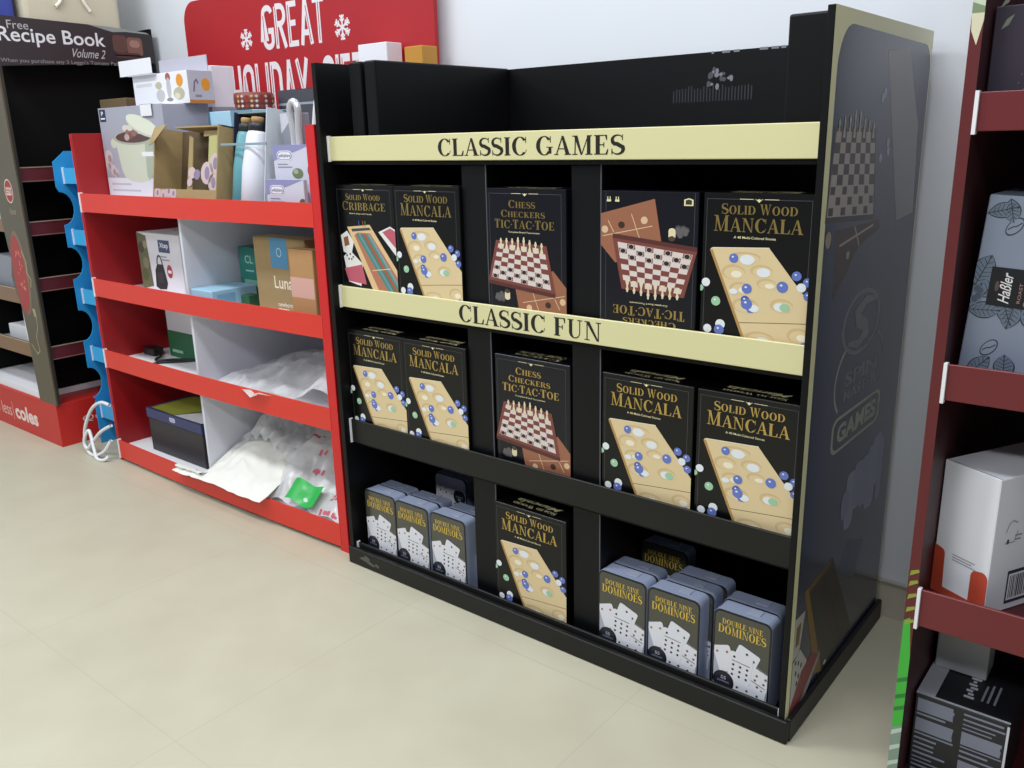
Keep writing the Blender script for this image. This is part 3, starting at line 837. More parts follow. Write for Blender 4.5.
# pot box
def pot_art(b):
    a = front(b, -1.28, .13, .9055, .40, .31)
    a.rect(0, .0, 1, 1, mat('#a4a6b6', .45), 0)
    a.rect(0, 0, 1, .28, mat('#d9dbe4', .45), 1)
    for x, y, r_ in ((.07, .5, .06), (.05, .42, .05), (.12, .36, .05), (.16, .33, .04)):
        a.ell(x, y, r_, r_ * 1.2, mat('#c9c2c4', .45), 1, 12); a.ell(x + .012, y - .02, r_ * .5, r_ * .7, mat('#a58f92', .45), 2, 10)
    POT, POTD, POTL = mat('#c9d0bd', .4), mat('#a9b2a0', .4), mat('#dde2d2', .4)
    a.sx, pot_o = .40 * 1.36, a.o
    a.o = a.o - a.u * (.40 * .135); a.W = .60
    a.ell(.235, .635, .035, .05, POT, 2)
    a.poly([(.255, .7), (.685, .66), (.67, .34), (.6, .26), (.5, .235), (.4, .245), (.32, .29), (.295, .36)], POT, 3)
    a.poly([(.60, .67), (.685, .66), (.67, .34), (.6, .26), (.58, .3)], POTD, 4)
    a.ell(.475, .69, .235, .075, POTD, 4, 20); a.ell(.475, .695, .205, .058, mat('#5a4040', .45), 5, 20)
    rr_ = random.Random(2)
    for k in range(16):
        a.ell(.34 + .3 * rr_.random(), .69 + .11 * rr_.random(), .03, .035, mat(rr_.choice(['#e2d9d2', '#b9a79f', '#7d4f4c', '#d8cfc9', '#8f6a63']), .45), 6 + k % 3, 8, rr_.random() * 3)
    a.ell(.60, .80, .2, .085, POT, 9, 20, -.5); a.ell(.595, .812, .19, .07, POTL, 10, 20, -.5)
    a.line([(.62, .89), (.63, .965), (.6, .99)], .006, POTL, 11)
    a.rect(.55, .5, .68, .545, WHITE, 6)
    a.sx, a.o, a.W = .40, pot_o, .40
    a.rect(.015, .86, .115, .985, mat('#26304f', .4), 2); a.text(sans('P', .02), .045, .92, .08, .965, WHITE, 3); a.rect(.03, .885, .1, .9, WHITE, 3)
    grey_lines(a, .06, .55, (.205, .14), mat('#b9bcc9', .45), .02, 2)
carton('pot_box', 'grey box with a cream lidded cooking pot pictured on its front', 'box', -1.28, -.88, .13, .29, .9055, 1.2155, mat('#a4a6b6', .45), art=pot_art)
carton('grey_box', 'plain grey box wedged behind the pot box under the white boxes', 'box', -1.20, -.885, .305, .515, .9055, 1.2085, mat('#9a9ca8', .5))
# white printed box with orange spots
wb = empty('gadget_box', (-1.0, .25, 1.2165), 'white box with orange spots and open flap, lying on the pot box', 'box')
b = MB(); b.rbox(-1.17, -.845, .205, .292, 1.2165, 1.312, CARD_WHITE, .001)
a = front(b, -1.17, .205, 1.2165, .325, .0955)
OR, GR = mat('#e0962a', .4), mat('#a9a9ad', .45)
a.ell(.86, .72, .06, .2, OR, 0, 16)
for x, y, rx, ry, c in ((.48, .62, .06, .12, '#b9b49c'), (.5, .3, .08, .2, '#bdbdbf'), (.66, .85, .045, .14, '#a05a50'), (.66, .5, .04, .35, '#b8b8bc'), (.83, .32, .1, .2, '#b7b39a'), (.66, .15, .06, .06, '#85858d'), (.8, .25, .05, .1, '#d3d0bd')): a.ell(x, y, rx, ry, mat(c, .45), 0 if ry < .3 else 0, 12)
a.rect(.06, .62, .36, .72, mat('#cfd0d6', .45), 0)
a = right(b, -.845, .205, 1.2165, .087, .0955)
a.rect(0, 0, 1, 1, mat('#b7b7c4', .45), 0)
a.rect(0, 0, 1, .1, mat('#c07a34', .45), 1); a.ell(.7, .58, .17, .2, OR, 1, 16); a.line([(.2, .35), (.26, .65), (.34, .72), (.4, .6)], .005, mat('#6d6876', .45), 1); a.rect(.24, .18, .5, .26, mat('#86868f', .45), 1)
b.build('carton', wb)
b = MB(); b.box(-1.218, -1.02, .19, .1925, 1.312, 1.36, CARD_WHITE); b.box(-1.17, -1.02, .19, .206, 1.3105, 1.313, CARD_WHITE); b.build('flap', wb)
b = MB(); b.box(-1.14, -.86, .288, .2905, 1.312, 1.362, mat('#b4b3bf', .5)); b.build('flap', wb)
b = MB(); b.box(-1.0, -.935, .124, .206, 1.2162, 1.2172, CARD_WHITE); b.box(-1.0, -.935, .124, .1255, 1.182, 1.2172, CARD_WHITE); b.build('flap', wb)
carton('white_box', 'tall plain white box standing on the grey box before the red sign', 'box', -1.11, -.935, .35, .43, 1.209, 1.338, CARD_WHITE)
carton('blue_box', 'light blue box behind the flowered kraft carton', 'box', -.835, -.60, .255, .395, .9055, 1.189, mat('#a9d2ea', .5), art=lambda b: (front(b, -.835, .255, .9055, .235, .2835).rect(.52, 0, 1, 1, mat('#6f98ae', .5), 0), front(b, -.835, .255, .9055, .235, .2835).rect(0, 0, .05, 1, mat('#54738a', .5), 1)))
# red patterned basket
b = MB()
b.lathe([(.045, 0), (.056, .004), (.061, .03), (.059, .05), (.053, .052)], mat('#7c3a30', .5, noise_amt=.3, scale=90), (-.70, .335, 1.1895), 28)
a_ = 26
for k in range(a_):
    an = 2 * PI * k / a_
    c, s = math.cos(an), math.sin(an)
    m = mat(('#c9b7b0', '#a0242c', '#c8a06a')[k % 3], .5)
    for z in (.012, .026, .04):
        r_ = .0618
        px, py = -.70 + r_ * c, .335 + r_ * s
        t_ = Vector((-s, c, 0)) * .006; zz = Vector((0, 0, .005))
        P0 = Vector((px, py, 1.1895 + z))
        b.face([P0 - t_, P0 - zz, P0 + t_, P0 + zz], m)
tag(b.build('basket', None, (-.70, .335, 1.1895)), 'small round dark red patterned basket on the light blue box', 'basket')
# kraft carton, leaning back
kc = empty('open_carton', (-.70, .06, .9055), 'open kraft carton printed with purple flowers, leaning back on the top shelf', 'carton')
x0, x1, y0, y1, z0, z1 = -.876, -.535, .056, .15, .9055, 1.132
b = MB()
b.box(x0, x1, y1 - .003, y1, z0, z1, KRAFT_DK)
b.box(x0, x0 + .004, y0, y1, z0, z1, KRAFT); b.box(x1 - .004, x1, y0, y1, z0, z1, KRAFT)
b.box(x0, x1, y0, y1, z0, z0 + .003, KRAFT); b.box(x0 + .1, x1, y0 + .01, y1, z1 - .004, z1, KRAFT)
b.build('carton', kc)
b = MB(); b.box(x0 + .004, x1 - .004, y0 + .002, y0 + .0045, z0 + .003, z0 + .045, KRAFT)
a = front(b, x0 + .004, y0 + .002, z0 + .003, x1 - x0 - .008, .042)
FLW, FLP = mat('#c9b3b4', .6), mat('#8e7f9c', .6)
a.rect(.0, .3, .3, .95, mat('#c4a79c', .6), 0)
for x, y in ((.06, .7), (.16, .5), (.25, .85), (.33, .7)): a.ell(x, y, .05, .4, FLW, 1, 10); a.ell(x, y, .02, .2, FLP, 2, 8)
b.build('front_wall', kc)
ins = MB()
fr = (Vector((x0, y0 + .03, z0)), X_, Z_, -Y_)
w_, h_ = x1 - x0, z1 - z0
for q, m in (([(.42, .1), (.5, .1), (.5, .86), (.44, .9)], KRAFT), ([(.74, .45), (.86, .45), (.86, .9), (.74, .9)], mat('#b3b277', .6)), ([(.44, .0), (1 - .02, .0), (.98, .2), (.44, .2)], mat('#b9ab78', .6)), ([(.66, .88), (.98, .9), (.98, .95), (.66, .95)], KRAFT), ([(.93, .2), (.98, .2), (.98, .9), (.95, .9)], KRAFT)):
    ins.prism([(p[0] * w_, p[1] * h_) for p in q], fr, 0, .003, m)
for x, y, r_ in ((.5, .42, .07), (.58, .4, .06), (.47, .3, .05)):
    ins.prism([(x * w_ + r_ * .8 * w_ * math.cos(t), y * h_ + r_ * h_ * 1.1 * math.sin(t)) for t in [2 * PI * k / 12 for k in range(12)]], fr, .003, .005, FLP if r_ > .055 and x > .55 else FLW)
for x, y, r_ in ((.74, .42, .12), (.86, .54, .11), (.84, .3, .1)):
    ins.prism([(x * w_ + r_ * .8 * w_ * math.cos(t), y * h_ + r_ * h_ * 1.2 * math.sin(t)) for t in [2 * PI * k / 14 for k in range(14)]], fr, .004, .006, FLW)
    ins.prism([(x * w_ + r_ * .3 * w_ * math.cos(t), y * h_ + r_ * h_ * .7 * math.sin(t)) for t in [2 * PI * k / 10 for k in range(10)]], fr, .006, .0065, FLP)
ins.build('window_insert', kc)
b = MB()
b.raw([(x0, y0, z1), (x0 + .09, y0 - .012, z1 + .004), (x0 + .05, y0 - .03, z1 - .05), (x0 + .004, y0 - .02, z1 - .058)], [(0, 1, 2, 3)], KRAFT)
b.raw([(x0, y0 + .002, z1), (x0 + .09, y0 - .010, z1 + .004), (x0 + .05, y0 - .028, z1 - .05), (x0 + .004, y0 - .018, z1 - .058)], [(3, 2, 1, 0)], mat('#b09a86', .6))
b.build('flap', kc)
kc.rotation_euler = (-.17, 0, 0); kc.location.z += .0165
# bottle carton and bottles, leaning back
bc = empty('bottle_carton', (-.39, .062, .9055), 'open navy and grey carton holding three slim bottles', 'carton')
NV = mat('#252c42', .5)
b = MB(); x0, x1, y0, y1, z0, z1 = -.525, -.316, .062, .165, .9055, 1.17
b.box(x0, x1, y1 - .003, y1, z0, z1, NV); b.box(x0, x0 + .003, y0 + .04, y1, z0, z1, NV); b.box(x0, x1, y0, y1, z0, z0 + .003, mat('#8f93a2', .5))
b.box(x1 - .003, x1, y0, y1, z0, z1, mat('#c2cad2', .5)); b.box(x0, x1, y0 + .05, y1, z1 - .003, z1, mat('#7e9296', .5))
b.box(x0, x1, y0 + .002, y0 + .004, z0 + .003, z0 + .02, mat('#76808e', .5))
b.build('carton', bc)
b = MB(); b.box(x0, x1, y0 - .001, y0 + .002, z0 + .168, z0 + .174, mat('#7f97a0', .4)); b.build('front_bar', bc)
bc.rotation_euler = (-.15, 0, 0); bc.location.z += .016
def bottle(cx, cy, r_, label, m, h=.222):
    o = empty('bottle', (cx, cy, .909), label, 'bottle', 'bottles in the open carton')
    b = MB(); b.lathe([(r_ * .9, 0), (r_, .004), (r_ * .97, .1), (r_ * .72, h * .86), (r_ * .62, h * .9)], m, (cx, cy, .909), 24); b.build('bottle_body', o)
    b = MB(); b.lathe([(r_ * .62, 0), (r_ * .6, .02), (r_ * .55, .022)], mat('#23262c', .4), (cx, cy, .909 + h * .9 + .0003), 20); b.build('neck', o)
    b = MB(); b.lathe([(r_ * .42, 0), (r_ * .45, .013), (r_ * .4, .016)], mat('#b08a5a', .7), (cx, cy, .909 + h * .9 + .0226), 16); b.build('cork', o)
    o.rotation_euler = (-.15, 0, 0); o.location.z += .0155
bottle(-.482, .115, .034, 'teal bottle at the left of the open carton', mat('#5f9aa4', .35))
bottle(-.415, .105, .04, 'white bottle with black neck in the middle of the open carton', mat('#dfe1ec', .4))
bottle(-.346, .12, .025, 'silver bottle at the right of the open carton', mat('#c2c4cc', .2, metal=.8))
# kitchen tool packs
def tool_card(name, label, x0, x1, y, z1, handles):
    o = empty(name, ((x0 + x1) / 2, y, .9055), label, 'kitchen tool pack', 'carded kitchen tools')
    b = MB(); b.rbox(x0, x1, y, y + .012, .9055, z1, mat('#cdcddd', .45), .001)
    w, h = x1 - x0, z1 - .9055
    a = Art(b, (x0, y, z1 - .09), X_, Z_, w, .09)
    a.poly([(0, .55), (0, 1), (1, 1)], mat('#8d8cba', .45), 0)
    a.poly(rrect(.1, .56, .5, .84, .1, .12), mat('#e6e6ef', .45), 1); a.poly(rrect(.115, .585, .485, .815, .09, .1), mat('#77779f', .45), 2)
    a.poly(rrect(.135, .6, .465, .8, .08, .09), mat('#e6e6ef', .45), 3)
    a.text(sans('wiltshire', .02), .15, .65, .45, .75, mat('#55557a', .45), 4)
    grey_lines(a, .1, .5, (.44, .36), mat('#8a8aa0', .45), .03, 1)
    a.ell(.6, .2, .14, .15, mat('#6d7a55', .45), 1); a.ell(.56, .25, .06, .07, mat('#a3ad8a', .45), 2); a.ell(.95, .28, .1, .2, mat('#6a5a3a', .45), 1)
    b.build('card', o)
    for pts, r_, m in handles:
        b = MB(); b.tube(smooth_path(pts, 6), r_, m, 10); b.build('handle', o)
SLV = mat('#cfd0d6', .25, metal=.4)
tool_card('kitchen_tool', 'lilac kitchen tool card with two tall silver handles, top shelf right end', -.293, -.13, .09, 1.086,
          [([(-.222, .108, 1.05), (-.222, .108, 1.12), (-.226, .106, 1.175), (-.21, .106, 1.192), (-.194, .106, 1.175), (-.2, .108, 1.12), (-.2, .108, 1.05)], .009, SLV),
           ([(-.15, .110, 1.05), (-.14, .110, 1.12), (-.12, .110, 1.198), (-.108, .110, 1.19), (-.104, .110, 1.12), (-.104, .110, 1.05)], .006, mat('#e3e4e6', .3))])
tool_card('kitchen_tool', 'short lilac kitchen tool card in front, right behind the top red strip', -.293, -.135, .058, 1.0, [])
carton('grey_packet', 'tall grey packet behind the lilac kitchen tool cards', 'packet', -.295, -.205, .125, .15, .9055, 1.165, mat('#8b8d99', .45), art=lambda b: (front(b, -.295, .125, .9055, .09, .26).poly([(0, 1), (0, .8), (.7, 1)], mat('#c8c9d6', .45), 0), front(b, -.295, .125, .9055, .09, .26).rect(.3, .45, .7, .68, mat('#3b3c44', .45), 0)))
carton('dark_box', 'dark grey box behind the bottles, in front of the red sign', 'box', -.665, -.37, .40, .445, .9055, 1.247, mat('#4a4a52', .5), art=lambda b: (Art(b, (-.665, .40, 1.247), X_, Y_, .295, .045).rect(0, 0, 1, 1, mat('#75757c', .5), 0), front(b, -.665, .40, .9055, .295, .341).rect(0, .87, 1, .89, mat('#9aa3b0', .5), 0)))
carton('white_box', 'tall white box sticking up above the black stand beside the yellow box', 'box', -.342, -.222, .455, .515, .9055, 1.358, CARD_WHITE)
carton('yellow_box', 'tall yellow-brown box sticking up above the black stand', 'box', -.152, -.083, .455, .515, .9055, 1.338, mat('#c08a32', .5))

# second shelf
def bag_art(b):
    a = front(b, -1.125, .12, .6185, .26, .2)
    a.poly([(0, .05), (0, 1), (.22, .95), (.27, .12)], mat('#6b6a50', .45), 0)
    for x, y, r_, c in ((.08, .75, .07, '#4a4434'), (.15, .5, .07, '#8b8466'), (.1, .3, .08, '#55603a'), (.18, .8, .05, '#9c957a')): a.ell(x, y, r_, r_ * 1.4, mat(c, .45), 1, 9)
    a.poly([(.33, .12), (.36, .4), (.42, .5), (.56, .5), (.62, .2), (.58, .1), (.42, .08)], mat('#26262a', .45), 1)
    a.line(arcpts(.48, .5, .06, .14, 0, 180, 8), .006, mat('#26262a', .45), 1); a.rect(.4, .2, .54, .36, mat('#3c3c42', .45), 2)
    a.rect(.5, .7, .76, .9, mat('#3d4c78', .45), 1); a.text(sans('Xtep', .02), .53, .75, .73, .86, WHITE, 2)
    a.ell(.7, .4, .065, .11, mat('#b23a48', .45), 1, 14); a.rect(.66, .37, .74, .42, WHITE, 2); grey_lines(a, .52, .74, (.62, .57), mat('#9a9aa5', .45), .02, 1)
carton('bag_box', 'white box with a black bag pictured on it, second shelf left compartment', 'box', -1.125, -.865, .12, .30, .6185, .8185, CARD_WHITE, art=bag_art)
carton('blue_box', 'small flat light blue box lying in front of the teal box', 'box', -.706, -.592, .046, .2, .6185, .675, mat('#a5cfe8', .5), art=lambda b: right(b, -.592, .046, .6185, .154, .0565).rect(.1, .15, .5, .8, mat('#7fb3d6', .5), 0))
def teal_art(b):
    a = front(b, -.685, .21, .6185, .105, .167)
    a.text(sans('CL', .02), .3, .7, .7, .85, mat('#a9d6c4', .45), 0); a.rect(.3, .55, .7, .58, mat('#a9d6c4', .45), 0); a.rect(.2, .28, .85, .4, mat('#8fc4b0', .45), 0); a.rect(.1, .0, .9, .08, mat('#8fc4b0', .45), 0)
carton('teal_box', 'teal box standing behind the kraft box with blue tab', 'box', -.685, -.58, .21, .3, .6185, .7855, mat('#2f8677', .45), art=teal_art)
def luna_art(b):
    a = front(b, -.447, .105, .6185, .232, .221)
    a.rect(.33, .62, .66, 1, mat('#4f93bd', .45), 0); a.polys([[(p[0], p[1]) for p in q] for q in ring(.5, .82, .05, .06, .012, .014, 0, 360, 16)], mat('#bcd5e0', .45), 1)
    a.text(sans('Luna', .012), .36, .36, .72, .52, mat('#efe6d4', .45), 0)
    a.text(sans('newborn', .02), .4, .13, .68, .19, mat('#efe6d4', .45), 0); a.rect(.4, .09, .6, .105, mat('#efe6d4', .45), 0)
carton('kraft_box', 'wide kraft box with a blue tab, next to the pink-banded slim box', 'box', -.447, -.215, .105, .165, .6185, .8395, KRAFT, art=luna_art)
carton('pink_band_box', 'slim kraft box with a pink band on the second red shelf', 'box', -.236, -.136, .066, .102, .6185, .821, mat('#b58a5c', .65, noise_amt=.06, scale=50), art=lambda b: front(b, -.236, .066, .6185, .1, .2025).rect(0, .36, .98, .63, mat('#d6a79c', .6), 0))
carton('green_box', 'small dark green box tucked between flat light blue box and kraft box', 'box', -.575, -.535, .13, .17, .6185, .655, mat('#2c5a3a', .5))
# third shelf
carton('green_box', 'white box with a dark green lower half, third shelf left', 'box', -1.155, -.94, .2, .34, .3725, .545, CARD_WHITE, art=lambda b: (front(b, -1.155, .2, .3725, .215, .1725).rect(0, 0, 1, .55, mat('#1f6a43', .45), 0), front(b, -1.155, .2, .3725, .215, .1725).rect(.08, .1, .4, .16, mat('#9ac2a6', .45), 1)))
ch = empty('charger', (-1.2, .17, .3725), 'black plug-in charger with its cable on the third red shelf', 'charger')
b = MB(); b.rbox(-1.262, -1.19, .155, .195, .3725, .4, mat('#1a1a1d', .4), .004, 2)
b.build('plug_body', ch)
b = MB(); b.tube(smooth_path([(-1.192, .172, .385), (-1.15, .16, .38), (-1.13, .13, .378), (-1.1, .12, .378), (-1.07, .16, .378), (-1.03, .19, .377), (-1.0, .2, .377), (-1.03, .16, .377), (-1.07, .12, .377), (-1.08, .09, .377)], 6), .0042, mat('#1a1a1d', .4)); b.build('cable', ch)

def heap(name, label, cat, x0, x1, y0, y1, fz, m, nx=46, ny=34, amp=.02, seed=0, base=0, parent_print=None):
    """crumpled bag: a wrinkled closed sheet over a height function fz(s,t)"""
    b = MB()
    v, f = [], []
    for j in range(ny + 1):
        for i in range(nx + 1):
            s, t = i / nx, j / ny
            x, y = x0 + (x1 - x0) * s, y0 + (y1 - y0) * t
            p = Vector((x * 9 + seed, y * 9, seed * 1.7))
            w = noise.fractal(p, .9, 2.1, 4) * amp
            ridge = (1 - abs(noise.noise(Vector((x * 16 + seed, y * 16, seed))))) ** 3 * amp * .8
            e = min(1, 6 * min(s, 1 - s)) * min(1, 6 * min(t, 1 - t))
            z = fz(s, t) + (w + ridge) * (.35 + .65 * e)
            xx = x + noise.noise(p * 1.3) * .01 * e
            yy = y + noise.noise(p * 1.3 + Vector((5, 5, 5))) * .01 * e
            if i in (0, nx): xx = x
            v.append((xx, yy, max(base, z)))
    n = (nx + 1)
    for j in range(ny):
        for i in range(nx):
            f.append([j * n + i, j * n + i + 1, (j + 1) * n + i + 1, (j + 1) * n + i])
    b.raw(v, f, m, True)
    o = b.build(name, None, ((x0 + x1) / 2, (y0 + y1) / 2, base))
    return tag(o, label, cat), v, n
CLR = clear_plastic('#e9ebf2', .55)
MILK = clear_plastic('#f0f0ee', .9, .4)
def bump(s, t, cx, cy, rx, ry, h): return h * math.exp(-((s - cx) / rx) ** 2 - ((t - cy) / ry) ** 2)
# bag on the third shelf, with one corner hanging over the strip
o, v, n = heap('plastic_bag', 'crumpled clear plastic bag alone on the third red shelf', 'plastic bag', -.68, -.085, .045, .44,
     lambda s, t: .378 + .03 * t + bump(s, t, .5, .55, .3, .4, .05) + bump(s, t, .92, .3, .16, .6, .09), clear_plastic('#f8f9fc', .75), seed=2.2, amp=.022, base=.3735)
b = MB(); b.raw([(-.52, .05, .39), (-.42, .0, .416), (-.385, -.0005, .398), (-.36, .0, .414), (-.26, .05, .4), (-.39, .07, .40)], [(0, 1, 5), (1, 2, 3, 5), (3, 4, 5)], MILK)
c_ = b.build('bag_corner'); c_.parent = o; c_.location = -o.location
# bottom shelf: bags
o, v, n = heap('plastic_bag', 'white opaque bag spilling over the bottom red strip beside the divider', 'plastic bag', -.86, -.38, -.012, .20,
     lambda s, t: .083 - .05 * max(0, .18 - t) + .09 * max(0, t - .15) + bump(s, t, .6, .6, .35, .4, .03) - .02 * max(0, .25 - s), mat('#ecebe4', .45, noise_amt=.04, scale=10), seed=5.1, amp=.013, base=.03)
for ob_v in o.data.vertices:   # keep the part left of the divider low and in front of it
    gx, gy = ob_v.co.x + o.location.x, ob_v.co.y + o.location.y
    if gx < -.70 and gy > .02:
        ob_v.co.y = .0 - o.location.y + (gy - .02) * .08; ob_v.co.z = min(ob_v.co.z, .088 - .03)
heap('plastic_bag', 'clear bag standing upright at the back against the white divider', 'plastic bag', -.69, -.44, .15, .40,
     lambda s, t: .13 + bump(s, t, .45, .5, .5, .6, .13) + .012 * math.sin(s * 34), clear_plastic('#f6f7fb', .7), seed=9.4, amp=.03, base=.056)
o, v, n = heap('plastic_bag', 'clear carrier bag with red printing heaped at the right of the bottom shelf', 'plastic bag', -.50, -.082, .036, .46,
     lambda s, t: .072 + .19 * t ** .75 + bump(s, t, .55, .55, .4, .35, .03) + .008 * math.sin(s * 23 + 4 * t), clear_plastic('#fbfbfd', .98), seed=12.7, amp=.024, base=.057)
b = MB()
REDP = mat('#c8586a', .5)
rnd = random.Random(6)
for (i0, j0, di, dj) in ((8, 14, 9, 2), (22, 7, 6, 1), (26, 18, 12, 2), (12, 22, 8, 2), (37, 3, 7, 2), (34, 13, 3, 3), (35, 0, 9, 1), (18, 11, 5, 1)):
    for i in range(i0, min(i0 + di, 45)):
        for j in range(j0, j0 + dj):
            if rnd.random() < .6:
                q = [v[j * n + i], v[j * n + i + 1], v[(j + 1) * n + i + 1], v[(j + 1) * n + i]]
                c0 = [sum(p[k] for p in q) / 4 for k in range(3)]
                sh_ = .35 + .6 * rnd.random()
                b.face([(c0[0] + (p[0] - c0[0]), c0[1] + (p[1] - c0[1]) * sh_ - .001, c0[2] + (p[2] - c0[2]) * sh_ + .0015) for p in q], REDP)
pr = b.build('red_print'); pr.parent = o; pr.location = -o.location; pr['label'] = 'red printing on the clear bag'
o, v, n = heap('green_wrapper', 'bright green plastic wrapper lying among the bags on the bottom shelf', 'wrapper', -.315, -.19, .03, .08,
     lambda s, t: .096 + .045 * t + .006 * math.sin(s * 7), mat('#22b04a', .35), nx=16, ny=8, seed=1.1, amp=.008, base=.06)
# black shoe box
sb = empty('storage_box', (-.98, .18, .0545), 'black box with navy lid band and papers on top, bottom red shelf', 'box')
b = MB(); b.rbox(-1.15, -.81, .083, .30, .0545, .176, mat('#26272d', .42), .002); b.build('box_body', sb)
b = MB(); b.rbox(-1.154, -.806, .079, .304, .176, .212, mat('#2c3566', .35), .003, 2); 
a = front(b, -1.154, .079, .176, .348, .036); a.poly(rrect(.44, .3, .54, .75, .02, .15), mat('#c9cbe0', .4), 0); a.text(sans('TCL', .02), .455, .42, .525, .62, mat('#3a4478', .4), 1)
b.build('lid', sb)
b = MB(); b.raw([(-1.13, .088, .2135), (-.98, .083, .2135), (-.90, .19, .216), (-1.02, .27, .22), (-1.12, .24, .216)], [(0, 1, 2, 3, 4)], mat('#a0a53c', .6)); 
tag(b.build('paper_sheet', None, (-1.0, .18, .2135)), 'olive yellow paper lying on the black box', 'paper')
b = MB(); b.raw([(-.975, .083, .2133), (-.81, .085, .2133), (-.81, .13, .214), (-.88, .2, .215)], [(0, 1, 2, 3)], WHITE)
tag(b.build('paper_sheet', None, (-.88, .12, .2133)), 'white paper slip lying on the black box', 'paper')
b = MB(); 
hv = []
b.rbox(-1.0, -.82, .2, .29, .2185, .245, mat('#3a3230', .5, noise_amt=.3, scale=30), .008, 2)
tag(b.build('pouch', None, (-.91, .25, .2165)), 'dark brown pouch at the back on top of the black box', 'pouch')

# ================================================================== blue stand
bs = empty('blue_display_stand', (-1.42, .3, 0), 'narrow blue stand with scalloped side, squeezed left of the red stand', 'display stand')
prof = [(.52, 0), (.077, 0), (.077, .16), (.083, .175)]
for zc in (.242, .46, .69, .885):
    prof += [(.072 + .043 * math.cos(t), zc + .058 * math.sin(t)) for t in [-PI / 2 + PI * k / 10 for k in range(11)]]
prof += [(.064, .96), (.066, 1.046), (.111, 1.082), (.52, 1.082)]
prof = prof[::-1]
# the notches cut into the front edge
b = MB(); b.prism([(p[0], p[1]) for p in prof], (Vector((-1.535, 0, 0)), Y_, Z_, X_), 0, .006, BLUE); b.build('side_panel', bs)
b = MB(); b.box(-1.316, -1.308, .12, .52, 0, 1.08, BLUE); b.build('side_panel', bs)
b = MB(); b.box(-1.529, -1.316, .515, .52, 0, 1.08, BLUE); b.build('back_panel', bs)
for z in (.1, .325, .541, .756, .971):
    b = MB(); b.box(-1.529, -1.316, .1, .515, z, z + .006, BLUE); b.build('shelf', bs)
    b = MB(); b.box(-1.525, -1.316, .095, .0995, z, z + .054, mat('#45aee6', .4)); lp = b.build('shelf_lip', bs)
    e = MB(); e.box(-1.529, -1.525, .091, .0995, z - .001, z + .056, WHITE); eo = e.build('end_edge', lp); eo['label'] = 'raw white end of the strip'
carton('kraft_box', 'plain brown box on top of the blue stand beside the pot box', 'box', -1.50, -1.32, .25, .4, .9775, 1.254, mat('#6e5c42', .6))
# white cable on the floor before it
b = MB()
b.tube(smooth_path([(-1.306, .026, .205), (-1.36, .02, .207), (-1.43, .015, .17), (-1.478, .005, .10), (-1.49, 0, .045), (-1.46, -.01, .012), (-1.40, -.015, .006), (-1.34, -.005, .03), (-1.308, .012, .075)], 8), .0062, mat('#e6e8ea', .35))
b.tube(smooth_path([(-1.306, .02, .13), (-1.36, .005, .1), (-1.42, -.005, .05), (-1.455, -.012, .02), (-1.47, -.012, .05), (-1.44, -.002, .09), (-1.40, -.012, .03), (-1.36, -.025, .0065), (-1.32, -.02, .0065), (-1.306, -.005, .02)], 8), .0062, mat('#e6e8ea', .35))
tag(b.build('cable', None, (-1.4, 0, 0)), 'white cable looped on the floor between blue and red stands', 'cable')

# ================================================================== recipe book stand
SX, SY = -1.606, -.036
rb = empty('recipe_stand', (-1.9, .25, 0), 'dark stand with Free Recipe Book header and red base', 'display stand')
bb = MB(); bb.rbox(-2.3, SX, SY, .545, 0, .166, mat('#c4261f', .45), .001)
a = Art(bb, (-2.3, SY, 0), X_, Z_, .694, .166)
PK = mat('#ecc9c2', .45)
a.text(sans('costs less', .0), .014, .28, .385, .60, PK, 0); a.rect(.405, .22, .41, .68, PK, 0)
a.text(sans('coles', .035), .437, .27, .735, .66, mat('#f1dcd6', .45), 0)
a = Art(bb, (SX, SY, 0), Y_, Z_, .58, .166)
a.text(sans('Quality food', .0), .155, .42, .66, .61, PK, 0)
bb.build('base', rb)
b = MB(); b.box(-2.3, -2.29, SY, .545, .166, 1.52, BLACK_IN); b.box(-2.29, SX - .0015, .535, .545, .166, 1.52, BLACK_IN); b.build('back_panel', rb)
b = MB(); b.box(-1.747, -1.739, SY + .016, .534, .1915, 1.45, BLACK_IN); b.build('partition', rb)
# side header
b = MB()
hp = [(-.02, 1.365), (.545, 1.398), (.545, 1.495), (.52, 1.506), (.42, 1.513), (.38, 1.517), (.3, 1.519), (-.02, 1.527)]
b.prism(hp, (Vector((SX, 0, 0)), Y_, Z_, X_), -.006, 0, mat('#2b2326', .4))
a = Art(b, (SX, 0, 0), Y_, Z_)
LT = mat('#d7d5d8', .45)
a.text(sans('Free', .0), .022, 1.486, .092, 1.513, mat('#aeacb0', .45), 0)
def sl(polys, x0, y0, x1, y1, m, sk, L=0, shear=0):  # text that steps down slightly along the header
    pa = [[(p[0] + p[1] * shear, p[1]) for p in q] for q in polys]
    bx = bbox(pa); kx, ky = (x1 - x0) / (bx[2] - bx[0]), (y1 - y0) / (bx[3] - bx[1])
    a.polys([[(x0 + (p[0] - bx[0]) * kx, y0 + (p[1] - bx[1]) * ky + sk * (p[0] - bx[0]) * kx) for p in q] for q in pa], m, L)
sl(sans('Recipe Book', .012), -.012, 1.431, .357, 1.492, LT, -.0, 0)
sl(sans('Volume 2'), .232, 1.404, .352, 1.434, mat('#b9b7bb', .45), 0, 0, .45)
sl(sans("When you purchase any 3 Leggo's Tomato Pastes"), -.016, 1.374, .42, 1.391, mat('#8d8a8c', .45), .012, 0)
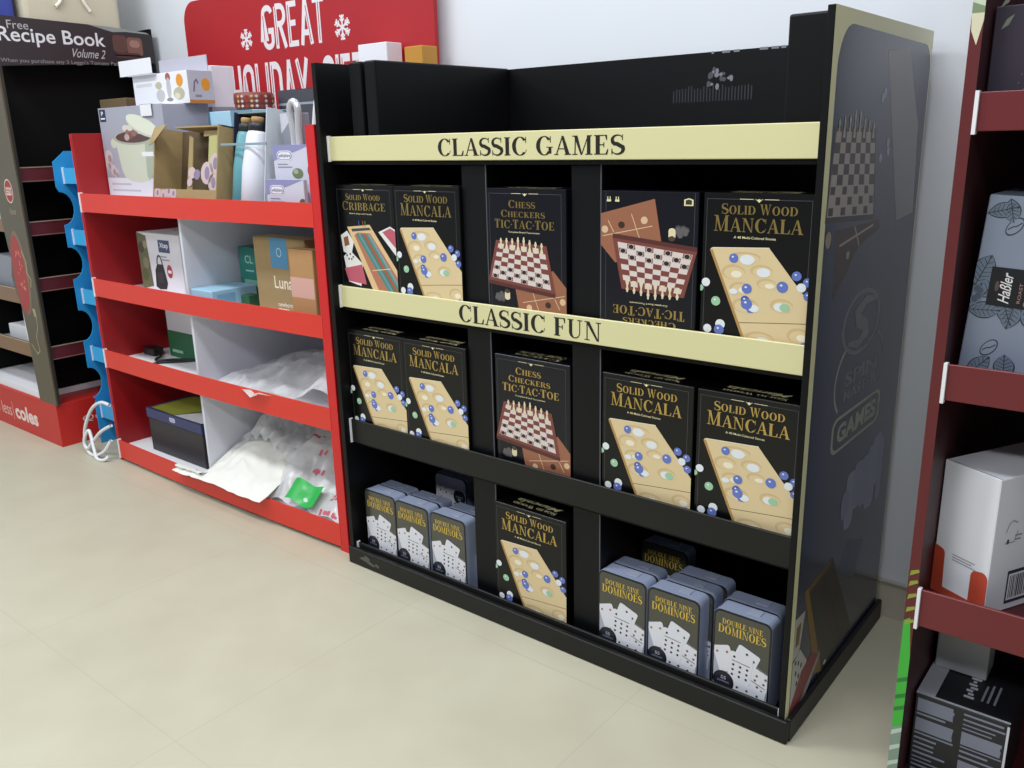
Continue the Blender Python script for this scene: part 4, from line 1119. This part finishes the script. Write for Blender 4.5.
for x0, y0, x1, y1, c in ((.385, 1.43, .44, 1.49, '#5b3a33'), (.44, 1.42, .5, 1.485, '#7a5046'), (.39, 1.41, .49, 1.43, '#4a2d2b'), (.45, 1.45, .49, 1.475, '#9a7468')): a.poly(rrect(x0, y0, x1, y1, .012, .012, 4), mat(c, .45), 1)
a.poly([(.3, 1.519), (.38, 1.517), (.42, 1.513), (.52, 1.506), (.535, 1.5), (.44, 1.503), (.39, 1.499), (.35, 1.508)], mat('#8d908c', .45), 1)
b.build('header', rb)
# printed front corner column with a scalloped inner edge
BRZ = mat('#5d5440', .35, metal=.25)
colp = [(SX + .011, .166), (SX + .011, 1.365), (-1.80, 1.40), (-1.80, .96), (-1.79, .86), (-1.775, .75), (-1.765, .7), (-1.79, .64), (-1.775, .58), (-1.75, .53), (-1.74, .43), (-1.735, .166)][::-1]
b = MB(); b.prism(colp, (Vector((0, SY, 0)), X_, Z_, -Y_), -.006, 0, BRZ)
b.box(SX - .0015, SX + .01, SY + .006, SY + .016, .166, 1.365, mat('#2a2420', .5))
a = Art(b, (0, SY, 0), X_, Z_)
a.ell(-1.70, .655, .062, .155, mat('#7a6a52', .4), 0, 26); a.ell(-1.71, .65, .055, .145, mat('#a0241f', .35), 1, 26)
rnd = random.Random(5)
for k in range(22): a.ell(-1.72 + .04 * rnd.random(), .58 + .16 * rnd.random(), .003, .006, mat('#d98a72', .4), 2, 7)
a.ell(-1.679, .95, .034, .042, mat('#e0cfc0', .4), 0, 22); a.ell(-1.679, .95, .03, .038, mat('#9c2b26', .4), 1, 22); a.text(sans("LEGGO'S", .03), -1.702, .935, -1.656, .965, mat('#eadcd0', .4), 2)
a.text(sans('Volume'), -1.70, .868, -1.65, .892, mat('#a99f8a', .4), 0, shear=.4)
a.ell(-1.69, 1.23, .04, .07, mat('#b0452a', .4), 0, 16)
GLD = mat('#b3a678', .35, metal=.3)
a.line([(-1.665, .74), (-1.64, .7), (-1.65, .66), (-1.625, .64), (-1.635, .61)], .006, GLD, 1)
a.line([(-1.655, .52), (-1.635, .51), (-1.64, .46), (-1.665, .42), (-1.655, .37), (-1.68, .355), (-1.72, .39)], .005, GLD, 1)
a.poly([(-1.66, .53), (-1.635, .53), (-1.632, .5), (-1.65, .5)], GLD, 1)
b.build('front_column', rb)
for z in (.339, .593, .794, .982):
    b = MB(); b.box(SX - .004, SX - .0016, -.019, .535, z, z + .049, MAROON); b.box(SX - .0045, SX + .0008, -.019, .535, z + .046, z + .0495, mat('#9a7f74', .5)); b.box(SX - .0045, SX + .0008, -.019, .535, z - .001, z + .002, mat('#8a5f58', .5)); b.build('shelf_lip', rb)
    b = MB(); b.box(-1.738, SX - .005, -.02, .534, z - .006, z, BLACK_IN); b.build('shelf', rb)
for z0, z1 in ((.33, .388), (.535, .592), (.8, .85)):
    b = MB(); b.box(-2.29, -1.742, SY + .008, SY + .014, z0, z1, mat('#8a6a4c', .4, metal=.2)); b.box(-2.29, -1.742, SY + .007, SY + .015, z1 - .003, z1, mat('#c2b294', .5)); b.build('front_lip', rb)
    b = MB(); b.box(-2.29, -1.75, SY + .016, .248, z0 - .001, z0 + .005, WHITE); b.build('shelf', rb)
b = MB(); b.box(-2.29, -1.74, SY + .008, .248, .167, .19, WHITE); b.build('shelf', rb)
# goods inside and on top
carton('grey_carton', 'light grey carton on the middle front shelf of the recipe stand', 'box', -2.05, -1.80, 0.0, .16, .5415, .70, mat('#8c8f99', .5))
carton('white_carton', 'white carton standing on edge on the lower front shelf of the recipe stand', 'box', -1.832, -1.80, -.005, .14, .3365, .5, CARD_WHITE)
carton('leaflet_stack', 'white leaflet pack lying left of the white carton, low in the recipe stand', 'leaflets', -2.0, -1.845, 0.0, .12, .3365, .43, mat('#cfd2d8', .5))
carton('white_packet', 'small white packet on the upper front shelf of the recipe stand', 'packet', -1.93, -1.79, .0, .05, .8065, .90, mat('#c9ccd2', .5))
top = MB(); top.box(-2.29, SX - .006, SY + .02, .534, 1.455, 1.463, BLACK_IN); top.build('top_panel', rb)
b = MB()
b.rbox(-1.86, -1.68, .25, .33, 1.4635, 1.72, mat('#c9bfa6', .6, noise_amt=.05, scale=10), .012, 2)
b.box(-1.8, -1.795, .2485, .2502, 1.6, 1.72, mat('#e4ddc8', .6)); b.box(-1.74, -1.735, .2485, .2502, 1.6, 1.72, mat('#e4ddc8', .6))
cb = empty('cream_bag', (-1.4, .3, 1.4635), 'large cream bag standing on top of the recipe stand', 'bag')
b = MB()
v = []; f = []
nx, ny = 22, 8
XA, XB = -1.70, -1.6135
b.rbox(-2.0, -1.62, .09, .44, 1.4635, 1.78, mat('#c3bba5', .6, noise_amt=.06, scale=8), .02, 3)
b.build('bag_body', cb)
b = MB(); b.tube(smooth_path([(-1.6125, .235, 1.66), (-1.6125, .225, 1.60), (-1.6125, .20, 1.57)], 6), .006, mat('#e6e1d2', .5)); b.tube(smooth_path([(-1.6125, .285, 1.66), (-1.6125, .3, 1.60), (-1.6125, .32, 1.565)], 6), .006, mat('#e6e1d2', .5)); b.build('cord', cb)
b = MB(); b.rbox(-1.90, -1.64, -.1 + .09, .075, 1.4635, 1.75, mat('#2f3f96', .35, noise_amt=.15, scale=6), .02, 3)
tag(b.build('blue_pack', None, (-1.77, .03, 1.4635)), 'shiny dark blue pack on top of the recipe stand, left of the cream bag', 'pack')

# ================================================================== maroon rack at the right
rk = empty('maroon_rack', (1.75, .26, 0), 'dark red cardboard rack with leaf print at the right edge', 'display stand')
b = MB(); b.rbox(1.384, 1.3995, 0, .52, 0, 1.55, mat('#3c161a', .5, noise_amt=.05, scale=8), .001); 
a = Art(b, (1.384, 0, 0), X_, Z_, .0155, 1.55, base=.0006)
a.rect(0, 0, 1, 1, mat('#5f1b1e', .45), 0)
LG_, LGD = mat('#4f9a3f', .45), mat('#7f9a84', .45)
a.rect(0, 0, 1, .09, mat('#7d9384', .45), 1)
a.poly([(0, .08), (1, .085), (1, .17), (.6, .215), (0, .21)], mat('#3fae3a', .45), 1)
for y in (.1, .115, .135): a.poly([(0, y), (1, y + .006), (1, y + .011), (0, y + .005)], mat('#2a7a34', .45), 2)
for y in (.03, .05, .07): a.poly([(0, y), (1, y + .008), (1, y + .013), (0, y + .006)], mat('#b7c8ba', .45), 2)
for y in (.205, .22, .235, .25, .262): a.poly([(.1, y), (1, y + .006), (.9, y + .009), (.2, y + .006)], mat('#8d9a3a', .45), 2)
a.rect(0, .793, 1, 1, mat('#7f9070', .45), 1); a.poly([(0.1, .782), (.6, .77), (1, .79), (1, .796), (0, .796)], mat('#d8d2b4', .45), 2)
for y in (.805, .825, .85): a.poly([(0, y), (1, y - .004), (1, y + .006), (0, y + .01)], mat('#c9d2b8', .45), 2)
b.build('side_panel', rk)
b = MB(); b.rbox(2.3, 2.315, 0, .52, 0, 1.55, RED_DARK, .001); b.build('side_panel', rk)
b = MB(); b.box(1.3995, 2.3, .51, .52, 0, 1.55, mat('#2a1518', .55)); b.build('back_panel', rk)
for z in (.012, .352, .722, 1.10):
    b = MB(); b.box(1.3995, 2.3, .008, .51, z - .01, z, mat('#4a1c20', .5)); b.build('shelf', rk)
for z0, z1 in ((.322, .386), (.70, .755), (1.083, 1.134)):
    b = MB(); b.rbox(1.405, 2.3, 0.001, .007, z0, z1, mat('#6c2226', .42, noise_amt=.05, scale=8), .001)
    lp = b.build('shelf_lip', rk)
    e = MB(); e.box(1.4, 1.405, -.004, .007, z0 - .004, z1 + .002, WHITE); eo = e.build('end_edge', lp); eo['label'] = 'torn white end of the strip'
# dark box on the top shelf
def plum_art(b):
    a = front(b, 1.402, .05, 1.1005, .3, .19)
    r = random.Random(9)
    for k in range(70): a.ell(.12 + .35 * r.random(), .0 + .3 * r.random(), .004, .006, mat('#6a6470', .5), 0, 6)
    for x, y in ((.02, .75), (.03, .6), (.04, .88)): a.poly([(x, y), (x + .03, y + .03), (x + .05, y + .1), (x + .02, y + .07)], mat('#7d8272', .5), 0)
carton('plum_box', 'dark plum box on the top shelf of the maroon rack', 'box', 1.402, 1.70, .05, .3, 1.1005, 1.245, mat('#3b3240', .4), art=plum_art)
# coffee box
def coffee_art(b):
    x0, y0, z0, w, h = 1.4065, .05, .7225, .24, .26
    a = Art(b, (x0, y0, z0), X_, Z_, w, h); a.sx = .14
    LF, LFL, VE = mat('#4c5867', .45), mat('#6a7788', .45), mat('#2b323e', .45)
    def leaf(x, y, L, wd, ang, m=LFL):
        p = []
        for k in range(13):
            t = k / 12; p.append((L * t, wd * math.sin(PI * t) ** .8))
        q = p + [(u, -v_) for u, v_ in p[::-1]]
        c, s = math.cos(ang), math.sin(ang); kk = .14 / h
        T_ = lambda u, v_: (x + u * c - v_ * s, y + (u * s + v_ * c) * kk)
        a.poly([T_(*p_) for p_ in [(u * 1.04 - .01, v_ * 1.14) for u, v_ in q]], VE, 0); a.poly([T_(*p_) for p_ in q], m, 1)
        a.line([T_(0, 0), T_(L, 0)], .0012, VE, 2)
        for k in range(1, 7):
            t = k / 7
            for sg in (-1, 1): a.line([T_(L * t, 0), T_(min(L, L * (t + .13)), sg * wd * math.sin(PI * min(1, t + .1)) * .85)], .0008, VE, 2)
    leaf(.02, .9, .28, .07, .3); leaf(.2, .98, .24, .07, -1.3)
    leaf(.02, .5, .34, .1, 1.25); leaf(.10, .44, .3, .09, 1.0); leaf(.0, .36, .3, .08, .1); leaf(.42, .44, .3, .09, -1.7); leaf(.3, .44, .28, .08, -1.15)
    leaf(.5, .42, .3, .09, -.9); leaf(.1, -.02, .3, .08, .9); leaf(.45, .0, .25, .09, 1.7); leaf(.62, .8, .3, .08, .15); leaf(.6, .68, .3, .08, .2)
    for x, y in ((.0, .48), (.02, .44), (-.01, .42), (.03, .47)): a.ell(x + .05, y, .04, .03, LFL, 3, 12); a.ell(x + .05, y + .003, .03, .02, LF, 4, 12)
    for x, y in ((.28, .84), (.26, .16)):
        a.ell(x, y, .085, .042, VE, 1, 16, .4); a.ell(x, y, .075, .036, mat('#8790a3', .45), 2, 16, .4); a.line([(x - .06, y - .02), (x - .01, y + .0), (x + .01, y), (x + .06, y + .022)], .0015, VE, 3)
    a.rect(.15, .40, 2, .615, mat('#15161c', .4), 5)
    a.text(sans('Haßler', .01), .25, .42, .36, .59, mat('#e8e6e6', .4), 6, shear=.35, rot=90)
    a.text(sans('ROAST'), .43, .43, .46, .54, mat('#b58a84', .4), 6, rot=90); a.text(sans('COFFEE', .03), .49, .41, .57, .58, mat('#b06a66', .4), 6, rot=90)
    a.ell(.225, .51, .02, .03, mat('#5b4a4a', .4), 6, 10)
carton('coffee_box', 'grey-blue coffee box with leaf drawings and a black label', 'box', 1.4065, 1.6465, .05, .2, .7225, .9825, mat('#8790a3', .45), yaw=-.03, art=coffee_art)
cf = bpy.data.objects['coffee_box']; cf.rotation_euler = (0, .06, -.03); cf.location = (1.4075, .05, .7225 + .0146)
# white carton, turned
def white_art(b):
    x0, y0, z0 = 1.392, .036, .3525
    w, h = .1, .229
    ORG_ = mat('#bd4a34', .45)
    a = Art(b, (x0, y0, z0), X_, Z_, w, h)
    a.poly([(0, 0), (1, 0), (1, .30)] + arcpts(.9, .26, .1, .05, 0, 90, 4) + arcpts(.8, .25, .1, .05, 90, 180, 4) + [(.7, .06), (.22, .06)] + [(.2, .28)] + arcpts(.12, .31, .08, .04, 0, 90, 4) + [(0, .36)], ORG_, 0)
    for y, x1_ in ((.335, .75), (.315, .7), (.295, .78)): a.rect(.34, y, x1_, y + .008, mat('#9a9aa2', .45), 0)
    a = Art(b, (x0 + w, y0, z0), Y_, Z_, .2, h); a.sx = .13
    GL = mat('#8a8b95', .45)
    a.line([(.2, .6), (.24, .66), (.3, .68), (.38, .66)], .0016, GL, 0); a.line([(.2, .52), (.36, .52), (.4, .6)], .0014, GL, 0)
    a.ell(.25, .53, .022, .02, mat('#4d4e58', .45), 0, 8); a.rect(.36, .56, .48, .57, GL, 0); a.rect(.36, .53, .46, .54, GL, 0)
    a.rect(.33, .05, .9, .3, mat('#33394a', .45), 0); a.rect(.355, .075, .9, .275, WHITE, 1)
    r = random.Random(3); x = .38
    while x < .88:
        d_ = .008 + .014 * r.random(); a.rect(x, .09, x + d_, .26, mat('#2a2c36', .45), 2); x += d_ + .008 + .012 * r.random()
    a = Art(b, (x0, y0, z0 + h), X_, Y_, w, .2)
    a.line([(.0, .012), (.99, .012)], .0016, mat('#5d5e66', .5), 0); a.line([(.5, .6), (.95, .5)], .0016, mat('#5d5e66', .5), 0)
o = carton('white_carton', 'white carton with orange corners and a barcode in the maroon rack', 'box', 1.392, 1.492, .036, .236, .3525, .5815, CARD_WHITE, art=white_art)
# turn about its near right edge
pv = Vector((1.489, .034, .3525)); ang = -math.radians(28)
o.rotation_euler = (0, 0, ang); off = Matrix.Rotation(ang, 3, 'Z') @ Vector((.1, 0, 0)); o.location = pv - off
# bottom boxes
def blk_art(b):
    x0, y0, z0, w, h = 1.404, .055, .0125, .142, .155
    a = Art(b, (x0, y0, z0), X_, Z_, w, h)
    G = mat('#7b8090', .5)
    r = random.Random(12)
    for c0, c1 in ((.03, .46), (.53, .97)):
        y = .95
        while y > .05:
            hgt = r.choice([.03, .04, .045, .16])
            if hgt > .1:
                yy = y
                for k in range(4): a.rect(c0, yy - hgt / 4, c0 + (c1 - c0) * (.86 + .14 * r.random()), yy, G, 0); yy -= hgt / 4
            else: a.rect(c0, y - hgt * .55, c0 + (c1 - c0) * (.5 + .5 * r.random()), y, G, 0)
            y -= hgt + .02
    a.rect(.33, .0, .75, .1, WHITE, 1)
    a.rect(.975, 0, 1, .97, mat('#c9cad0', .5), 1)
    a = Art(b, (x0, y0, z0 + h), X_, Y_, w, .17)
    a.rect(0, 0, .2, 1, mat('#aeb0ba', .5), 0); a.rect(0, 0, 1, .03, mat('#aeb0ba', .5), 0)
    for k in range(7): a.rect(.46 + .03 * (k % 2), .2 + k * .06, .57 - .02 * (k % 3), .24 + k * .06, mat('#c3c6d0', .5), 0)
    for x in (.64, .7, .77): a.rect(x, .22, x + .025, .5 + .1 * r.random(), mat('#8d909c', .5), 0)
carton('black_box', 'black box covered in small grey text, low in the maroon rack', 'box', 1.404, 1.546, .055, .225, .0125, .1675, mat('#1c1d22', .45), art=blk_art)
carton('grey_box', 'small plain grey-white box standing on the black text box', 'box', 1.408, 1.49, .155, .215, .1688, .30, mat('#a3a3a4', .5), art=lambda b: front(b, 1.408, .155, .1688, .082, .1312).poly([(0, .6), (1, .55), (1, 1), (0, 1)], mat('#8f8f90', .5), 0))

# ================================================================== light
w = bpy.data.worlds.new('shop_ambient'); S.world = w
w.use_nodes = True
w.node_tree.nodes['Background'].inputs[0].default_value = (.80, .88, 1.0, 1)
w.node_tree.nodes['Background'].inputs[1].default_value = .25
def lamp(name, loc, sx, sy, power, color=(1, .97, .92)):
    d = bpy.data.lights.new(name, 'AREA'); d.shape = 'RECTANGLE'; d.size = sx; d.size_y = sy; d.energy = power; d.color = color
    o = bpy.data.objects.new(name, d); COL.objects.link(o); o.location = loc
    return o
CW_ = (.95, .98, 1.0)
lamp('ceiling_or_fill_lamp', (-.9, -1.0, 2.8), 1.3, .3, 36, CW_)
lamp('ceiling_or_fill_lamp', (1.0, -1.0, 2.8), 1.3, .3, 26, CW_)
lamp('ceiling_or_fill_lamp', (.0, -2.9, 2.8), 1.3, .3, 36, CW_)
lamp('ceiling_or_fill_lamp', (-2.6, -2.0, 2.8), 1.3, .3, 30, CW_)
lamp('ceiling_or_fill_lamp', (1.15, -.1, 2.8), 1.3, .3, 16, CW_)  # added over the gap to brighten it and the wall behind
lamp('ceiling_or_fill_lamp', (-.9, .1, 2.8), 1.3, .3, 7, CW_)
lamp('ceiling_or_fill_lamp', (2.4, -2.7, 2.8), 1.3, .3, 44, CW_)  # added fill that lights the black stand's printed side panel

# ================================================================== camera
f, C0 = 865.3131, Vector((1.6865, -1.3507, 1.0908))
yaw, pit, rol = -.6874, .2778, -.0253
fw = Vector((math.sin(yaw) * math.cos(pit), math.cos(yaw) * math.cos(pit), -math.sin(pit)))
ri = Vector((math.cos(yaw), -math.sin(yaw), 0)); up = ri.cross(fw)
r2 = math.cos(rol) * ri + math.sin(rol) * up; u2 = -math.sin(rol) * ri + math.cos(rol) * up
cam = bpy.data.cameras.new('camera'); co = bpy.data.objects.new('camera', cam); COL.objects.link(co)
cam.sensor_width = 36; cam.lens = f * 36 / 1024; cam.clip_start = .02
M3 = Matrix((r2, u2, -fw)).transposed()
co.matrix_world = Matrix.Translation(C0) @ M3.to_4x4()
S.camera = co
S.view_settings.view_transform = 'Standard'; S.view_settings.look = 'None'
S.view_settings.gamma = 1; S.view_settings.use_curve_mapping = False
S.view_settings.exposure = .0
